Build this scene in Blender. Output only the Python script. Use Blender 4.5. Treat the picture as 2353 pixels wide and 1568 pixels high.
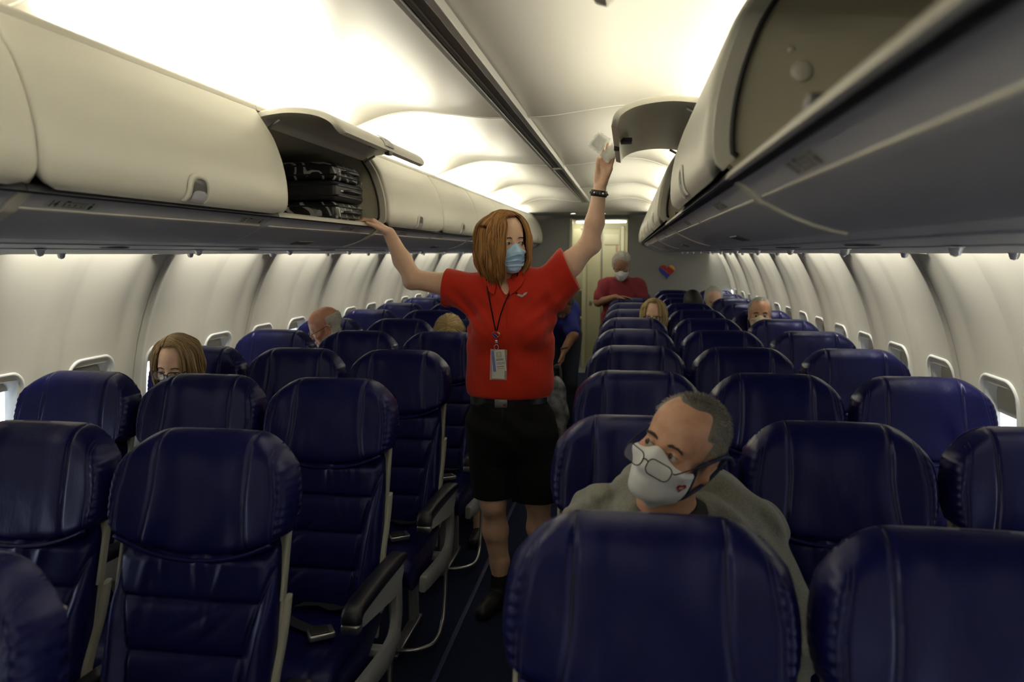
import bpy, bmesh, math, random
import numpy as np
from mathutils import Vector, Matrix
random.seed(7); rng = np.random.default_rng(7)
S = bpy.context.scene
COL = S.collection
for o in list(bpy.data.objects): bpy.data.objects.remove(o)
sin, cos, pi = math.sin, math.cos, math.pi

# ------------------------------------------------------------------ camera, world, exposure
EYE = Vector((0.479, 0.0, 1.605))
def make_camera():
    yaw, pit, roll = -0.15117, -0.11483, -0.00097
    F = Vector((sin(yaw)*cos(pit), cos(yaw)*cos(pit), sin(pit)))
    r = F.cross(Vector((0,0,1))).normalized(); u = r.cross(F)
    R = cos(roll)*r + sin(roll)*u; U = -sin(roll)*r + cos(roll)*u
    cam = bpy.data.cameras.new('camera'); cam.sensor_width = 36; cam.lens = 36*1750/2353
    cam.clip_start = 0.02; cam.clip_end = 200
    cam.dof.use_dof = True; cam.dof.focus_distance = 2.9; cam.dof.aperture_fstop = 3.6
    o = bpy.data.objects.new('camera', cam); COL.objects.link(o)
    M = Matrix((R, U, -F)).transposed().to_4x4(); M.translation = EYE
    o.matrix_world = M
    S.camera = o
make_camera()
W = bpy.data.worlds.new('sky'); S.world = W; W.use_nodes = True
bg = W.node_tree.nodes['Background']; bg.inputs[0].default_value = (0.80, 0.90, 1.0, 1); bg.inputs[1].default_value = 3.6
S.view_settings.view_transform = 'Standard'; S.view_settings.look = 'None'
S.view_settings.gamma = 1.0; S.view_settings.use_curve_mapping = False
S.view_settings.exposure = 0.0
COVE_W, WASH_W, GALLEY_W = 20.5, 2.5, 4.5
LAMP = (1.0, 0.955, 0.79)
def area(name, loc, aim, sx, sy, watts, color=LAMP):
    l = bpy.data.lights.new(name, 'AREA'); l.shape = 'RECTANGLE'; l.size = sx; l.size_y = sy
    l.energy = watts; l.color = color
    o = bpy.data.objects.new(name, l); COL.objects.link(o); o.location = loc
    z = -Vector(aim).normalized()          # lamps shine along local -z; local y along the cabin
    y = Vector((0,1,0)); x = y.cross(z).normalized(); y = z.cross(x)
    o.rotation_euler = Matrix((x, y, z)).transposed().to_euler()
    return o
BAY = 1.80; BAY0 = -2.09                    # ceiling bays: joints at 1.51, 3.31, 5.11 ...
for k in range(6):
    yc = BAY0 + BAY*(k+.5)
    for s in (-1, 1):
        area('cove_lamp', (s*.86, yc, 2.062), (-s*.80, 0, .60), .05, BAY-.34, COVE_W)
for s in (-1, 1):
    area('cove_lamp', (s*.86, 9.1, 2.062), (-s*.55, 0, .83), .05, .5, COVE_W*.25)
PAN = 1.035; PAN0 = 3.20 - 5*PAN            # sidewall panels
NPAN = 12
for k in range(NPAN):
    yc = PAN0 + PAN*(k+.5)
    if yc > 10.1: continue
    for s in (-1, 1):
        area('sidewall_lamp', (s*1.512, yc, 1.672), (s*.50, 0, -.87), .03, .76, WASH_W).data.spread = 1.7

# ------------------------------------------------------------------ helpers
def tag(o, label=None, cat=None, group=None, kind=None):
    if label: o['label'] = label
    if cat: o['category'] = cat
    if group: o['group'] = group
    if kind: o['kind'] = kind
    return o
def empty(name, loc=(0,0,0), label=None, cat=None, group=None, kind=None, rz=0, parent=None):
    o = bpy.data.objects.new(name, None); COL.objects.link(o); o.location = loc; o.rotation_euler = (0,0,rz)
    o.empty_display_size = .05
    if parent: o.parent = parent
    return tag(o, label, cat, group, kind)
def mesh(name, verts, faces, m=None, smooth=True):
    me = bpy.data.meshes.new(name)
    v = np.asarray(verts, dtype=np.float32).reshape(-1,3)
    if isinstance(faces, np.ndarray) and faces.ndim == 2:
        n, q = faces.shape
        me.vertices.add(len(v)); me.vertices.foreach_set('co', v.ravel())
        me.loops.add(n*q); me.loops.foreach_set('vertex_index', faces.astype(np.int32).ravel())
        me.polygons.add(n); me.polygons.foreach_set('loop_start', np.arange(0, n*q, q, dtype=np.int32))
        me.polygons.foreach_set('loop_total', np.full(n, q, dtype=np.int32))
        me.update(calc_edges=True)
    else:
        me.from_pydata(v.tolist(), [], [tuple(f) for f in faces])
    me.validate()
    if smooth: me.polygons.foreach_set('use_smooth', [True]*len(me.polygons))
    if m: me.materials.append(m)
    return me
def wloc(o):
    v = Vector((0,0,0))
    while o is not None: v = v + o.location; o = o.parent
    return v
def obj(name, me, parent=None, loc=None, sharp=None):
    """link a mesh; vertices are in the parent's space"""
    o = bpy.data.objects.new(name, me); COL.objects.link(o)
    if parent is not None: o.parent = parent
    if loc is not None: o.location = loc
    if sharp: me.set_sharp_from_angle(angle=math.radians(sharp))
    return o
def part(name, verts, faces, m, parent=None, world=True, smooth=True, sharp=None, label=None):
    """a mesh given in world coordinates, stored relative to its parent"""
    v = np.asarray(verts, dtype=np.float64).reshape(-1,3)
    if parent is not None and world: v = v - np.array(wloc(parent))
    o = obj(name, mesh(name, v, faces, m, smooth), parent, sharp=sharp)
    if label: o['label'] = label
    return o
class MB:
    def __init__(s): s.v = []; s.f = []
    def add(s, v, f):
        n = len(s.v); s.v += [tuple(p) for p in v]; s.f += [tuple(i+n for i in q) for q in f]; return s
    def box(s, a, b, bev=0.0, M=None):
        bm = bmesh.new(); bmesh.ops.create_cube(bm, size=1)
        for v in bm.verts:
            v.co = Vector([(a[i]+b[i])/2 + v.co[i]*(b[i]-a[i]) for i in range(3)])
        if bev: bmesh.ops.bevel(bm, geom=bm.edges[:], offset=bev, segments=3, profile=.5, affect='EDGES')
        if M is not None: bmesh.ops.transform(bm, matrix=M, verts=bm.verts)
        bm.verts.index_update()
        s.add([v.co[:] for v in bm.verts], [[v.index for v in f.verts] for f in bm.faces]); bm.free(); return s
    def tube(s, pts, r, n=8, closed=False, cap=True, flat=None):
        pts = [Vector(p) for p in pts]; N = len(pts)
        rr = r if hasattr(r, '__len__') else [r]*N
        v = []; f = []; ref = None
        for i, p in enumerate(pts):
            t = (pts[(i+1)%N]-pts[i-1]) if closed else (pts[min(i+1,N-1)]-pts[max(i-1,0)])
            t = t.normalized() if t.length > 1e-9 else Vector((0,0,1))
            if ref is None: ref = t.orthogonal().normalized() if flat is None else Vector(flat)
            a = (ref - t*ref.dot(t)).normalized(); ref = a if flat is None else ref
            b = t.cross(a)
            for k in range(n):
                an = 2*pi*k/n
                v.append(p + (a*cos(an) + b*sin(an))*rr[i])
        m = N if closed else N-1
        for i in range(m):
            for k in range(n):
                j = (i+1)%N
                f.append((i*n+k, i*n+(k+1)%n, j*n+(k+1)%n, j*n+k))
        if cap and not closed: f += [tuple(range(n))[::-1], tuple((N-1)*n+k for k in range(n))]
        return s.add(v, f)
    def sweep(s, prof, path_fn, n, closed=True, cap=True):
        """prof: 2D points; path_fn(i, (a,b)) -> 3D"""
        K = len(prof); v = [path_fn(i, q) for i in range(n) for q in prof]; f = []
        for i in range(n-1):
            for k in range(K if closed else K-1):
                f.append((i*K+k, i*K+(k+1)%K, (i+1)*K+(k+1)%K, (i+1)*K+k))
        if cap and closed: f += [tuple(range(K))[::-1], tuple((n-1)*K+k for k in range(K))]
        return s.add(v, f)
    def grid(s, fn, nu, nv, flip=False):
        v = [fn(i/(nu-1), j/(nv-1)) for i in range(nu) for j in range(nv)]
        f = []
        for i in range(nu-1):
            for j in range(nv-1):
                q = (i*nv+j, (i+1)*nv+j, (i+1)*nv+j+1, i*nv+j+1)
                f.append(q[::-1] if flip else q)
        return s.add(v, f)
    def lathe(s, prof, n=24, M=None, cap=True):
        v = []; f = []
        for (r, z) in prof:
            for k in range(n):
                p = Vector((r*cos(2*pi*k/n), r*sin(2*pi*k/n), z)); v.append(M @ p if M else p)
        for i in range(len(prof)-1):
            for k in range(n): f.append((i*n+k, i*n+(k+1)%n, (i+1)*n+(k+1)%n, (i+1)*n+k))
        if cap: f += [tuple(range(n))[::-1], tuple((len(prof)-1)*n+k for k in range(n))]
        return s.add(v, f)
    def prism(s, poly, a, b, ax='y'):
        """poly of 2D points (the two other axes in xyz order) between a and b along ax"""
        def P(q, t): return {'y': (q[0], t, q[1]), 'x': (t, q[0], q[1]), 'z': (q[0], q[1], t)}[ax]
        K = len(poly); v = [P(q, a) for q in poly] + [P(q, b) for q in poly]
        f = [(k, (k+1)%K, K+(k+1)%K, K+k) for k in range(K)] + [tuple(range(K))[::-1], tuple(range(K, 2*K))]
        return s.add(v, f)
    def build(s, name, m, parent=None, world=True, smooth=True, sharp=None, label=None):
        o = part(name, s.v, s.f, m, parent, world, smooth, sharp, label)
        bm = bmesh.new(); bm.from_mesh(o.data); bmesh.ops.recalc_face_normals(bm, faces=bm.faces); bm.to_mesh(o.data); bm.free()
        if sharp: o.data.set_sharp_from_angle(angle=math.radians(sharp))
        return o
def polyx(pts, x):
    xs = [p[0] for p in pts]; return float(np.interp(x, xs, [p[1] for p in pts]))
def smooth_path(pts, n=8):
    """Catmull-Rom"""
    P = [np.array(p, float) for p in pts]; P = [2*P[0]-P[1]] + P + [2*P[-1]-P[-2]]; out = []
    for i in range(1, len(P)-2):
        for k in range(n):
            t = k/n; a, b, c, d = P[i-1:i+3]
            out.append(.5*((2*b)+(-a+c)*t+(2*a-5*b+4*c-d)*t*t+(-a+3*b-3*c+d)*t**3))
    out.append(P[-2]); return out
def copy_tree(o, parent=None):
    c = o.copy(); COL.objects.link(c); c.parent = parent
    for ch in o.children: copy_tree(ch, c)
    return c

# ------------------------------------------------------------------ materials
def mat(name, col, rough=.5, metal=0.0, spec=.5, coat=0.0, noise=None, bump=None, var=None, trans=0.0, emit=None, alpha=None, sheen=0.0, sss=0.0):
    m = bpy.data.materials.new(name); m.use_nodes = True; nt = m.node_tree; b = nt.nodes['Principled BSDF']
    b.inputs['Base Color'].default_value = (*col, 1); b.inputs['Roughness'].default_value = rough
    b.inputs['Metallic'].default_value = metal; b.inputs['Specular IOR Level'].default_value = spec
    b.inputs['Coat Weight'].default_value = coat; b.inputs['Coat Roughness'].default_value = .25
    b.inputs['Transmission Weight'].default_value = trans; b.inputs['Sheen Weight'].default_value = sheen
    if sss:
        b.inputs['Subsurface Weight'].default_value = sss; b.inputs['Subsurface Radius'].default_value = (.012,.005,.003); b.inputs['Subsurface Scale'].default_value = 1
    if alpha is not None: b.inputs['Alpha'].default_value = alpha
    if emit: b.inputs['Emission Color'].default_value = (*emit[0], 1); b.inputs['Emission Strength'].default_value = emit[1]
    tc = nt.nodes.new('ShaderNodeTexCoord')
    if var:      # (scale, colour2, amount) slow colour variation
        n = nt.nodes.new('ShaderNodeTexNoise'); n.inputs['Scale'].default_value = var[0]; n.inputs['Detail'].default_value = 5
        mx = nt.nodes.new('ShaderNodeMix'); mx.data_type = 'RGBA'
        r = nt.nodes.new('ShaderNodeMapRange'); r.inputs[1].default_value = .35; r.inputs[2].default_value = .65; r.inputs[4].default_value = var[2]
        nt.links.new(tc.outputs['Object'], n.inputs['Vector']); nt.links.new(n.outputs['Fac'], r.inputs[0]); nt.links.new(r.outputs[0], mx.inputs['Factor'])
        mx.inputs['A'].default_value = (*col,1); mx.inputs['B'].default_value = (*var[1],1)
        nt.links.new(mx.outputs['Result'], b.inputs['Base Color'])
    if bump:     # list of (scale, strength, distance, stretch)
        prev = None
        for sc, st, di, stretch in bump:
            n = nt.nodes.new('ShaderNodeTexNoise'); n.inputs['Scale'].default_value = sc; n.inputs['Detail'].default_value = 6
            mp = nt.nodes.new('ShaderNodeMapping'); mp.inputs['Scale'].default_value = stretch
            bp = nt.nodes.new('ShaderNodeBump'); bp.inputs['Strength'].default_value = st; bp.inputs['Distance'].default_value = di
            nt.links.new(tc.outputs['Object'], mp.inputs['Vector']); nt.links.new(mp.outputs[0], n.inputs['Vector'])
            nt.links.new(n.outputs['Fac'], bp.inputs['Height'])
            if prev: nt.links.new(prev.outputs[0], bp.inputs['Normal'])
            prev = bp
        nt.links.new(prev.outputs[0], b.inputs['Normal'])
    return m
M = {}
M['panel'] = mat('sidewall_laminate', (.56,.545,.50), .42, bump=[(260,.06,.001,(1,1,1))])
M['ceil'] = mat('ceiling_laminate', (.56,.54,.48), .40)
M['door'] = mat('bin_door_paint', (.55,.535,.47), .36, bump=[(500,.05,.0005,(1,1,1))])
M['bin_in'] = mat('bin_lining', (.44,.41,.32), .6, var=(6,(.40,.375,.29),.6))
M['fascia'] = mat('fascia_plastic', (.365,.365,.405), .42)
M['psu'] = mat('service_panel_plastic', (.365,.365,.415), .45)
M['gasket'] = mat('black_gasket', (.012,.012,.013), .55)
M['rim'] = mat('bin_rim_plastic', (.50,.48,.42), .4)
M['dark'] = mat('dark_plastic', (.02,.02,.024), .45)
M['darkgrey'] = mat('dark_grey_plastic', (.06,.06,.065), .45)
M['ink'] = mat('placard_ink', (.012,.012,.014), .6)
M['placard'] = mat('placard_plate', (.34,.335,.32), .5)
M['chrome'] = mat('chrome', (.75,.75,.76), .18, 1.0)
M['steel'] = mat('brushed_steel', (.45,.45,.46), .35, 1.0)
M['rail'] = mat('rail_aluminium', (.33,.32,.29), .38, .6)
M['rail_dark'] = mat('rail_channel', (.075,.072,.07), .4)
M['clear'] = mat('clear_nozzle', (.90,.91,.95), .10, .35, .8, coat=.6)
M['beige'] = mat('seat_frame_paint', (.33,.325,.28), .45)
M['greyplate'] = mat('armrest_plate', (.31,.315,.33), .4)
M['leather'] = mat('navy_leather', (.0052,.0058,.063), .31, spec=.34, coat=.0, bump=[(900,.10,.0006,(1,1,1)), (38,.16,.003,(1,1,.45)), (13,.45,.007,(1.2,1,.45))], var=(9,(.0040,.0045,.044),.7))
M['leather'].node_tree.nodes['Principled BSDF'].inputs['Specular Tint'].default_value = (.62,.66,1.0,1)
M['piping'] = mat('navy_piping', (.004,.005,.022), .4)
M['thread'] = mat('navy_thread', (.02,.023,.085), .5)
M['armpad'] = mat('armrest_rubber', (.007,.008,.018), .38, coat=.1, bump=[(700,.1,.0004,(1,1,1))])
M['belt_web'] = mat('seatbelt_webbing', (.008,.009,.022), .7)
M['carpet'] = mat('navy_carpet', (.008,.011,.030), .95, spec=.1, var=(260,(.016,.022,.055),1.0), bump=[(600,.5,.003,(1,1,1))])
M['track'] = mat('aisle_track', (.015,.024,.10), .5, coat=.1)
M['bulk'] = mat('bulkhead_laminate', (.27,.265,.25), .5, bump=[(120,.08,.001,(1,1,1))])
M['cream'] = mat('galley_cream', (.52,.50,.33), .4)
M['cream2'] = mat('galley_cream_trim', (.60,.58,.42), .35)
M['galley_grey'] = mat('galley_steel', (.16,.16,.13), .4, .3)
M['tile'] = mat('galley_tile', (.17,.17,.165), .4)
M['glow'] = mat('lamp_glass', (1,1,1), .5, emit=((1,.97,.86), 9.0))
M['pane'] = mat('acrylic_pane', (1,1,1), .02, spec=.5, trans=1.0, alpha=.18)
M['shade'] = mat('window_shade', (.38,.37,.33), .5)
M['surround'] = mat('window_surround', (.60,.61,.62), .4)
M['skinF'] = mat('fair_skin', (.74,.48,.335), .48, sss=.0, var=(60,(.70,.41,.29),.6), bump=[(300,.08,.001,(1,1,1))])
M['skinM'] = mat('tanned_skin', (.52,.29,.185), .45, var=(45,(.45,.215,.135),.8), bump=[(260,.14,.001,(1,1,1)),(60,.12,.002,(1,1,3))])
M['skinD'] = mat('warm_brown_skin', (.27,.135,.075), .5)
M['lip'] = mat('lips', (.30,.10,.08), .4)
M['eyew'] = mat('eye_white', (.42,.40,.38), .15)
M['iris'] = mat('iris', (.035,.03,.022), .1)
M['brow'] = mat('brow_hair', (.045,.028,.016), .6)
M['maskblue'] = mat('surgical_mask', (.46,.68,.92), .75, bump=[(500,.2,.0008,(1,1,1))])
M['maskwhite'] = mat('white_mask_cloth', (.66,.66,.68), .8, bump=[(700,.2,.0006,(1,1,1)),(30,.3,.004,(1,1,1))])
M['navycord'] = mat('navy_cord', (.008,.011,.05), .7)
M['red'] = mat('red_polo_knit', (.50,.022,.008), .75, sheen=.15, spec=.2, bump=[(900,.3,.0008,(1,1,1)),(22,.35,.010,(1.6,1.6,.35))])
M['black'] = mat('black_twill', (.006,.006,.007), .8, spec=.2, bump=[(26,.4,.010,(1,1,.6))])
M['blackleather'] = mat('black_leather', (.008,.008,.009), .35)
M['shoe'] = mat('black_shoe', (.007,.007,.008), .5)
M['hoodie'] = mat('heather_grey_fleece', (.16,.16,.145), .95, spec=.1, sheen=.2, var=(420,(.27,.27,.245),1.0), bump=[(700,.4,.001,(1,1,1)),(18,.45,.014,(1,1,.6))])
M['tee'] = mat('charcoal_tee', (.035,.037,.038), .9, spec=.1)
M['redtee'] = mat('faded_red_tee', (.22,.022,.035), .85, bump=[(20,.4,.01,(1,1,1))])
M['bluetee'] = mat('royal_blue_tee', (.012,.02,.20), .85)
M['greytee'] = mat('slate_shirt', (.07,.08,.10), .85)
M['jeans'] = mat('dark_denim', (.02,.025,.045), .9)
def hairmat(name, c1, c2, rough=.42):
    m = mat(name, c1, rough, spec=.4); nt = m.node_tree; b = nt.nodes['Principled BSDF']
    at = nt.nodes.new('ShaderNodeAttribute'); at.attribute_name = 'tone'
    mx = nt.nodes.new('ShaderNodeMix'); mx.data_type = 'RGBA'; mx.inputs['A'].default_value = (*c1,1); mx.inputs['B'].default_value = (*c2,1)
    nt.links.new(at.outputs['Fac'], mx.inputs['Factor']); nt.links.new(mx.outputs['Result'], b.inputs['Base Color'])
    return m
M['hairRed'] = hairmat('auburn_hair', (.15,.058,.014), (.62,.32,.10))
M['hairSand'] = hairmat('sandy_hair', (.12,.07,.03), (.48,.34,.17))
M['hairBlond'] = hairmat('blond_hair', (.22,.14,.05), (.62,.48,.23))
M['hairGrey'] = hairmat('grizzled_hair', (.045,.036,.027), (.40,.375,.33))
M['hairSilver'] = hairmat('silver_hair', (.22,.21,.19), (.62,.60,.56))
def bands(name, base, line, scale, width, dist=6.0):
    m = mat(name, base, .45); nt = m.node_tree; b = nt.nodes['Principled BSDF']
    tc = nt.nodes.new('ShaderNodeTexCoord'); w = nt.nodes.new('ShaderNodeTexWave'); w.inputs['Scale'].default_value = scale
    w.inputs['Distortion'].default_value = dist; w.inputs['Detail'].default_value = 1.5; w.inputs['Detail Scale'].default_value = 1.2; w.bands_direction = 'DIAGONAL'
    r = nt.nodes.new('ShaderNodeValToRGB'); e = r.color_ramp.elements; e[0].position = 1-width-.06; e[0].color = (*base,1); e[1].position = 1-width; e[1].color = (*line,1)
    nt.links.new(tc.outputs['Object'], w.inputs['Vector']); nt.links.new(w.outputs['Fac'], r.inputs['Fac']); nt.links.new(r.outputs['Color'], b.inputs['Base Color'])
    return m
M['swirl'] = bands('swirl_print_fabric', (.008,.008,.009), (.40,.40,.41), 8.0, .07, 9.0)
M['blackfab'] = mat('black_suitcase_fabric', (.009,.009,.011), .55, bump=[(400,.4,.001,(1,1,1))])

def text_geo(body, size, O, dx, dy, dz, depth=.0006, bold=.0, align='LEFT'):
    c = bpy.data.curves.new('lettering', 'FONT'); c.body = body; c.size = size; c.align_x = align; c.offset = bold; c.resolution_u = 2
    o = bpy.data.objects.new('lettering', c); COL.objects.link(o)
    dg = bpy.context.evaluated_depsgraph_get(); me = bpy.data.meshes.new_from_object(o.evaluated_get(dg))
    v = [Vector(O) + Vector(dx)*p.co.x + Vector(dy)*p.co.y + Vector(dz)*depth for p in me.vertices]
    f = [tuple(q.vertices) for q in me.polygons]
    bpy.data.objects.remove(o); bpy.data.curves.remove(c); bpy.data.meshes.remove(me)
    return v, f
# ------------------------------------------------------------------ the cabin shell
Y0, Y1 = -1.97, 10.2
def wallx(z): return .44 + math.sqrt(1.39**2 - (z-.85)**2)
def sstep(a, b, x):
    t = min(max((x-a)/(b-a), 0), 1); return t*t*(3-2*t)
def rib(dy):                       # dy measured from the panel's middle
    j = PAN/2 - abs(dy)
    return .030*(1-sstep(.030,.12,j)) + .015*(1-sstep(.025,.085,abs(dy)))
WZ, WH = .965, (.150, .200)        # window centre height, half size of its surround
WOFF = PAN/4
def sidewall(s):
    side = 'left' if s < 0 else 'right'
    root = empty('wall_'+side, (s*1.8, 4, 0), kind='structure', label='curved off-white cabin wall of moulded panels on the %s' % side)
    ny, nz = 70, 76
    H = PAN/2 - .002; ZT = 1.84
    v = []; idx = {}
    for i in range(ny):
        y = -H + 2*H*i/(ny-1)
        for j in range(nz):
            z = ZT*j/(nz-1)
            d = rib(y)*(1 if z > .1 else z/.1)
            edge = .006 if i in (0, ny-1) else 0
            v.append((s*(wallx(z)-d+edge) - s*1.8, y, z))
    f = []
    for i in range(ny-1):
        for j in range(nz-1):
            yc = -H + 2*H*(i+.5)/(ny-1); zc = ZT*(j+.5)/(nz-1)
            if any(abs(yc-c) < .122 and abs(zc-WZ) < .168 for c in (-WOFF, WOFF)): continue
            q = (i*nz+j, (i+1)*nz+j, (i+1)*nz+j+1, i*nz+j+1)
            f.append(q if s > 0 else q[::-1])
    me = mesh('sidewall_panel', v, f, M['panel'])
    strip = MB().grid(lambda a, b: (s*(wallx(ZT*b)-(.0285 if a in (0,1) else .0215))-s*1.8, (a-.5)*.07, ZT*b), 5, 60).build('joint_light_seal', M['rim'], None);  # strip added behind the panel gaps to stop sky light leaking in
    for k in range(NPAN):
        yc = PAN0 + PAN*(k+.5)
        if yc-H > Y1: break
        obj('sidewall_panel', me, root, (0, yc-4, 0))
        o = strip if k == 0 else strip.copy()
        if k: COL.objects.link(o)
        o.parent = root; o.location = (0, yc-4-PAN/2, 0)
        zz = 1.60; m = MB().prism([(s*1.497,1.608),(s*(wallx(1.60)-.016),1.600),(s*(wallx(1.69)-.018),1.70),(s*1.48,1.70)], yc-PAN/2-.10, yc-PAN/2+.10)
        m.build('added_lamp_baffle', M['panel'], root, smooth=False)  # added block between lamps, cuts the wall wash off sharply at each joint
    return root
sidewall(-1); sidewall(1)
def rrect(hw, hh, r, n=6):
    P = []
    for cx, cy, a0 in ((hw-r, hh-r, 0), (-hw+r, hh-r, pi/2), (-hw+r, -hh+r, pi), (hw-r, -hh+r, 1.5*pi)):
        for k in range(n+1): P.append((cx + r*cos(a0+pi/2*k/n), cy + r*sin(a0+pi/2*k/n)))
    return P
wn = 0
def window(s, y, shade, n):
    root = empty('window_%d' % n, (s*1.82, y, WZ), kind='structure', label='rounded cabin window in the %s wall' % ('left' if s < 0 else 'right'))
    def P(a, b, d): return (s*(wallx(WZ+b)+d), y+a, WZ+b)
    loops = [(.150,.200,.075,.004),(.146,.196,.072,-.006),(.138,.188,.07,-.007),(.128,.178,.065,.004),(.116,.166,.06,.030),(.112,.160,.058,.050)]
    m = MB()
    for i, (hw, hh, r, d) in enumerate(loops):
        m.v += [P(a, b, d) for a, b in rrect(hw, hh, r)]
    K = len(rrect(1,1,.3))
    for i in range(len(loops)-1):
        for k in range(K): m.f.append((i*K+k, i*K+(k+1)%K, (i+1)*K+(k+1)%K, (i+1)*K+k))
    m.build('window_frame', M['surround'], root)
    m = MB()
    pr = rrect(.120,.170,.06)
    m.v = [P(a, b, .052) for a, b in pr] + [P(a, b, .056) for a, b in pr]
    m.f = [tuple(range(K)), tuple(range(K, 2*K))[::-1]] + [(k, (k+1)%K, K+(k+1)%K, K+k) for k in range(K)]
    m.build('pane', M['pane'], root, smooth=False)
    m = MB()                                    # outer reveal between the panes
    for i, (hw, hh, d) in enumerate(((.112,.160,.056),(.118,.166,.075),(.150,.20,.14))): m.v += [P(a, b, d) for a, b in rrect(hw, hh, .06)]
    for i in range(2):
        for k in range(K): m.f.append((i*K+k, i*K+(k+1)%K, (i+1)*K+(k+1)%K, (i+1)*K+k))
    m.build('outer_reveal', M['surround'], root)
    if shade > 0:
        zb = .160 - .32*shade
        m = MB(); pts = [(a, max(b, zb)) for a, b in rrect(.113,.161,.058)]
        m.v = [P(a, b, .040) for a, b in pts] + [P(a, b, .045) for a, b in pts]
        m.f = [tuple(range(K)), tuple(range(K, 2*K))[::-1]] + [(k, (k+1)%K, K+(k+1)%K, K+k) for k in range(K)]
        m.build('window_shade', M['shade'], root, smooth=False)
n = 1
for s, shades in ((-1, [0,0,.3,.3,0,0,0,0,.12,.45,.15,.35,.2,.15,.5,.3,.6,.2,.3,.9,.4,.3]), (1, [.2,.1,.3,0,.4,.2,.15,.1,.12,.35,.5,.45,.3,.2,.6,.3,.9,.5,.4,.6,.3,.5])):
    i = 0
    for k in range(NPAN):
        for o_ in (-WOFF, WOFF):
            y = PAN0 + PAN*(k+.5) + o_
            if y < 10.0 : window(s, y, shades[i % len(shades)], n); n += 1; i += 1

# floor, aisle tracks
fl = MB().grid(lambda a, b: (-1.6+3.2*a, Y0+(Y1-Y0)*b, 0), 12, 40).build('floor', M['carpet'], None, smooth=False); tag(fl, 'dark navy carpet down the cabin floor', kind='structure')
gf = MB().box((-1.6, Y1, -.02), (1.6, 13.2, 0)).build('floor', M['tile'], None, smooth=False); tag(gf, 'grey galley floor behind the bulkhead', kind='structure')
for i, x in enumerate((-.222, .222)):
    o = MB().box((x-.010, Y0, 0), (x+.010, Y1, .004), .001).build('trim_%d' % (i+1), M['track']); tag(o, kind='structure', label='narrow blue track cover along the aisle edge')
for i, s in enumerate((-1, 1)):
    m = MB().grid(lambda a, b: (s*(wallx(.16*a)-.028), Y0+(Y1-Y0)*b, .16*a), 4, 2); tag(m.build('baseboard_'+('left','right')[i], M['darkgrey']), kind='structure')

# ceiling
CX = [0,.15,.30,.40,.47,.56,.64,.70,.80,.90,1.02]; CZ = [2.180,2.185,2.205,2.218,2.223,2.214,2.193,2.168,2.135,2.112,2.09]
_d = np.linspace(0, 1.02, 103); _z = np.interp(_d, CX, CZ); _k = np.exp(-.5*(np.arange(-8,9)/3.5)**2); _k /= _k.sum()
_zs = np.convolve(np.concatenate([_z[8:0:-1], _z, _z[-1]+(_z[-1]-_z[-2])*np.arange(1,9)]), _k, 'valid')
def cz(x): return float(np.interp(abs(x), _d, _zs))
croot = empty('ceiling', (0, 4, 2.18), kind='structure', label='vaulted off-white cabin ceiling in two shallow curves')
H = BAY/2-.003
def bayz(t): return .016*(1-abs(t)**6)
me = MB().grid(lambda a, b: ((a*2-1)*1.02, (b*2-1)*H, cz((a*2-1)*1.02)+bayz(b*2-1)-2.18), 81, 31, flip=True)
me = mesh('ceiling_panel', me.v, me.f, M['ceil'])
for k in range(6): obj('ceiling_panel', me, croot, (0, BAY0+BAY*(k+.5)-4, 0))
jm = MB()
prof = [(-.006,-.001),(-.004,-.0035),(.004,-.0035),(.006,-.001),(.006,.004),(-.006,.004)]
jm.sweep(prof, lambda i, q: ((i/60*2-1)*1.0, q[0], cz((i/60*2-1)*1.0)+q[1]-2.18), 61)
jm = mesh('ceiling_joint', jm.v, jm.f, M['rim'])
for k in range(7): obj('ceiling_joint', jm, croot, (0, BAY0+BAY*k-4, 0))
def fairz(x, t): return cz(x)*(1-t*t) + 2.10*t*t
MB().grid(lambda a, b: ((a*2-1)*.98, 8.715+.62*b, fairz((a*2-1)*.98, b)), 61, 12, flip=True).build('end_fairing', M['ceil'], croot)
MB().box((-1.35, 9.335, 2.10), (1.35, 10.25, 2.125)).build('galley_soffit', M['bulk'], croot, smooth=False)
m = MB(); hp = [(1.47,1.80),(1.47,2.32),(-1.47,2.32),(-1.47,1.80)]
m.v = [(x, y, z) for y in (-2.05, 13.3) for x, z in hp]; m.f = [(0,1,5,4),(1,2,6,5),(2,3,7,6)]
m.build('roof_light_block', M['bulk'], croot, smooth=False)  # unseen box over ceiling and bins, added to keep sky light out
# central rail
r = empty('trim_3', (0, 3.3, 2.17), kind='structure', label='long centre rail running down the ceiling')
for x0, x1, z0, mt, nm in ((-.046,-.030,2.160,'rail','rail_flange'),(.024,.046,2.160,'rail','rail_flange'),(-.030,-.026,2.171,'rail_dark','rail_groove'),(.020,.024,2.171,'rail_dark','rail_groove'),(-.026,.020,2.166,'rail_dark','rail_channel'),(-.012,-.008,2.164,'rail','rail_lip')):
    MB().box((x0, Y0, z0), (x1, 8.62, 2.19), .0015).build(nm, M[mt], r, smooth=False)
MB().box((-.05, 5.12, 2.157), (.05, 5.17, 2.19), .002).build('rail_clip', M['rail'], r)

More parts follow.
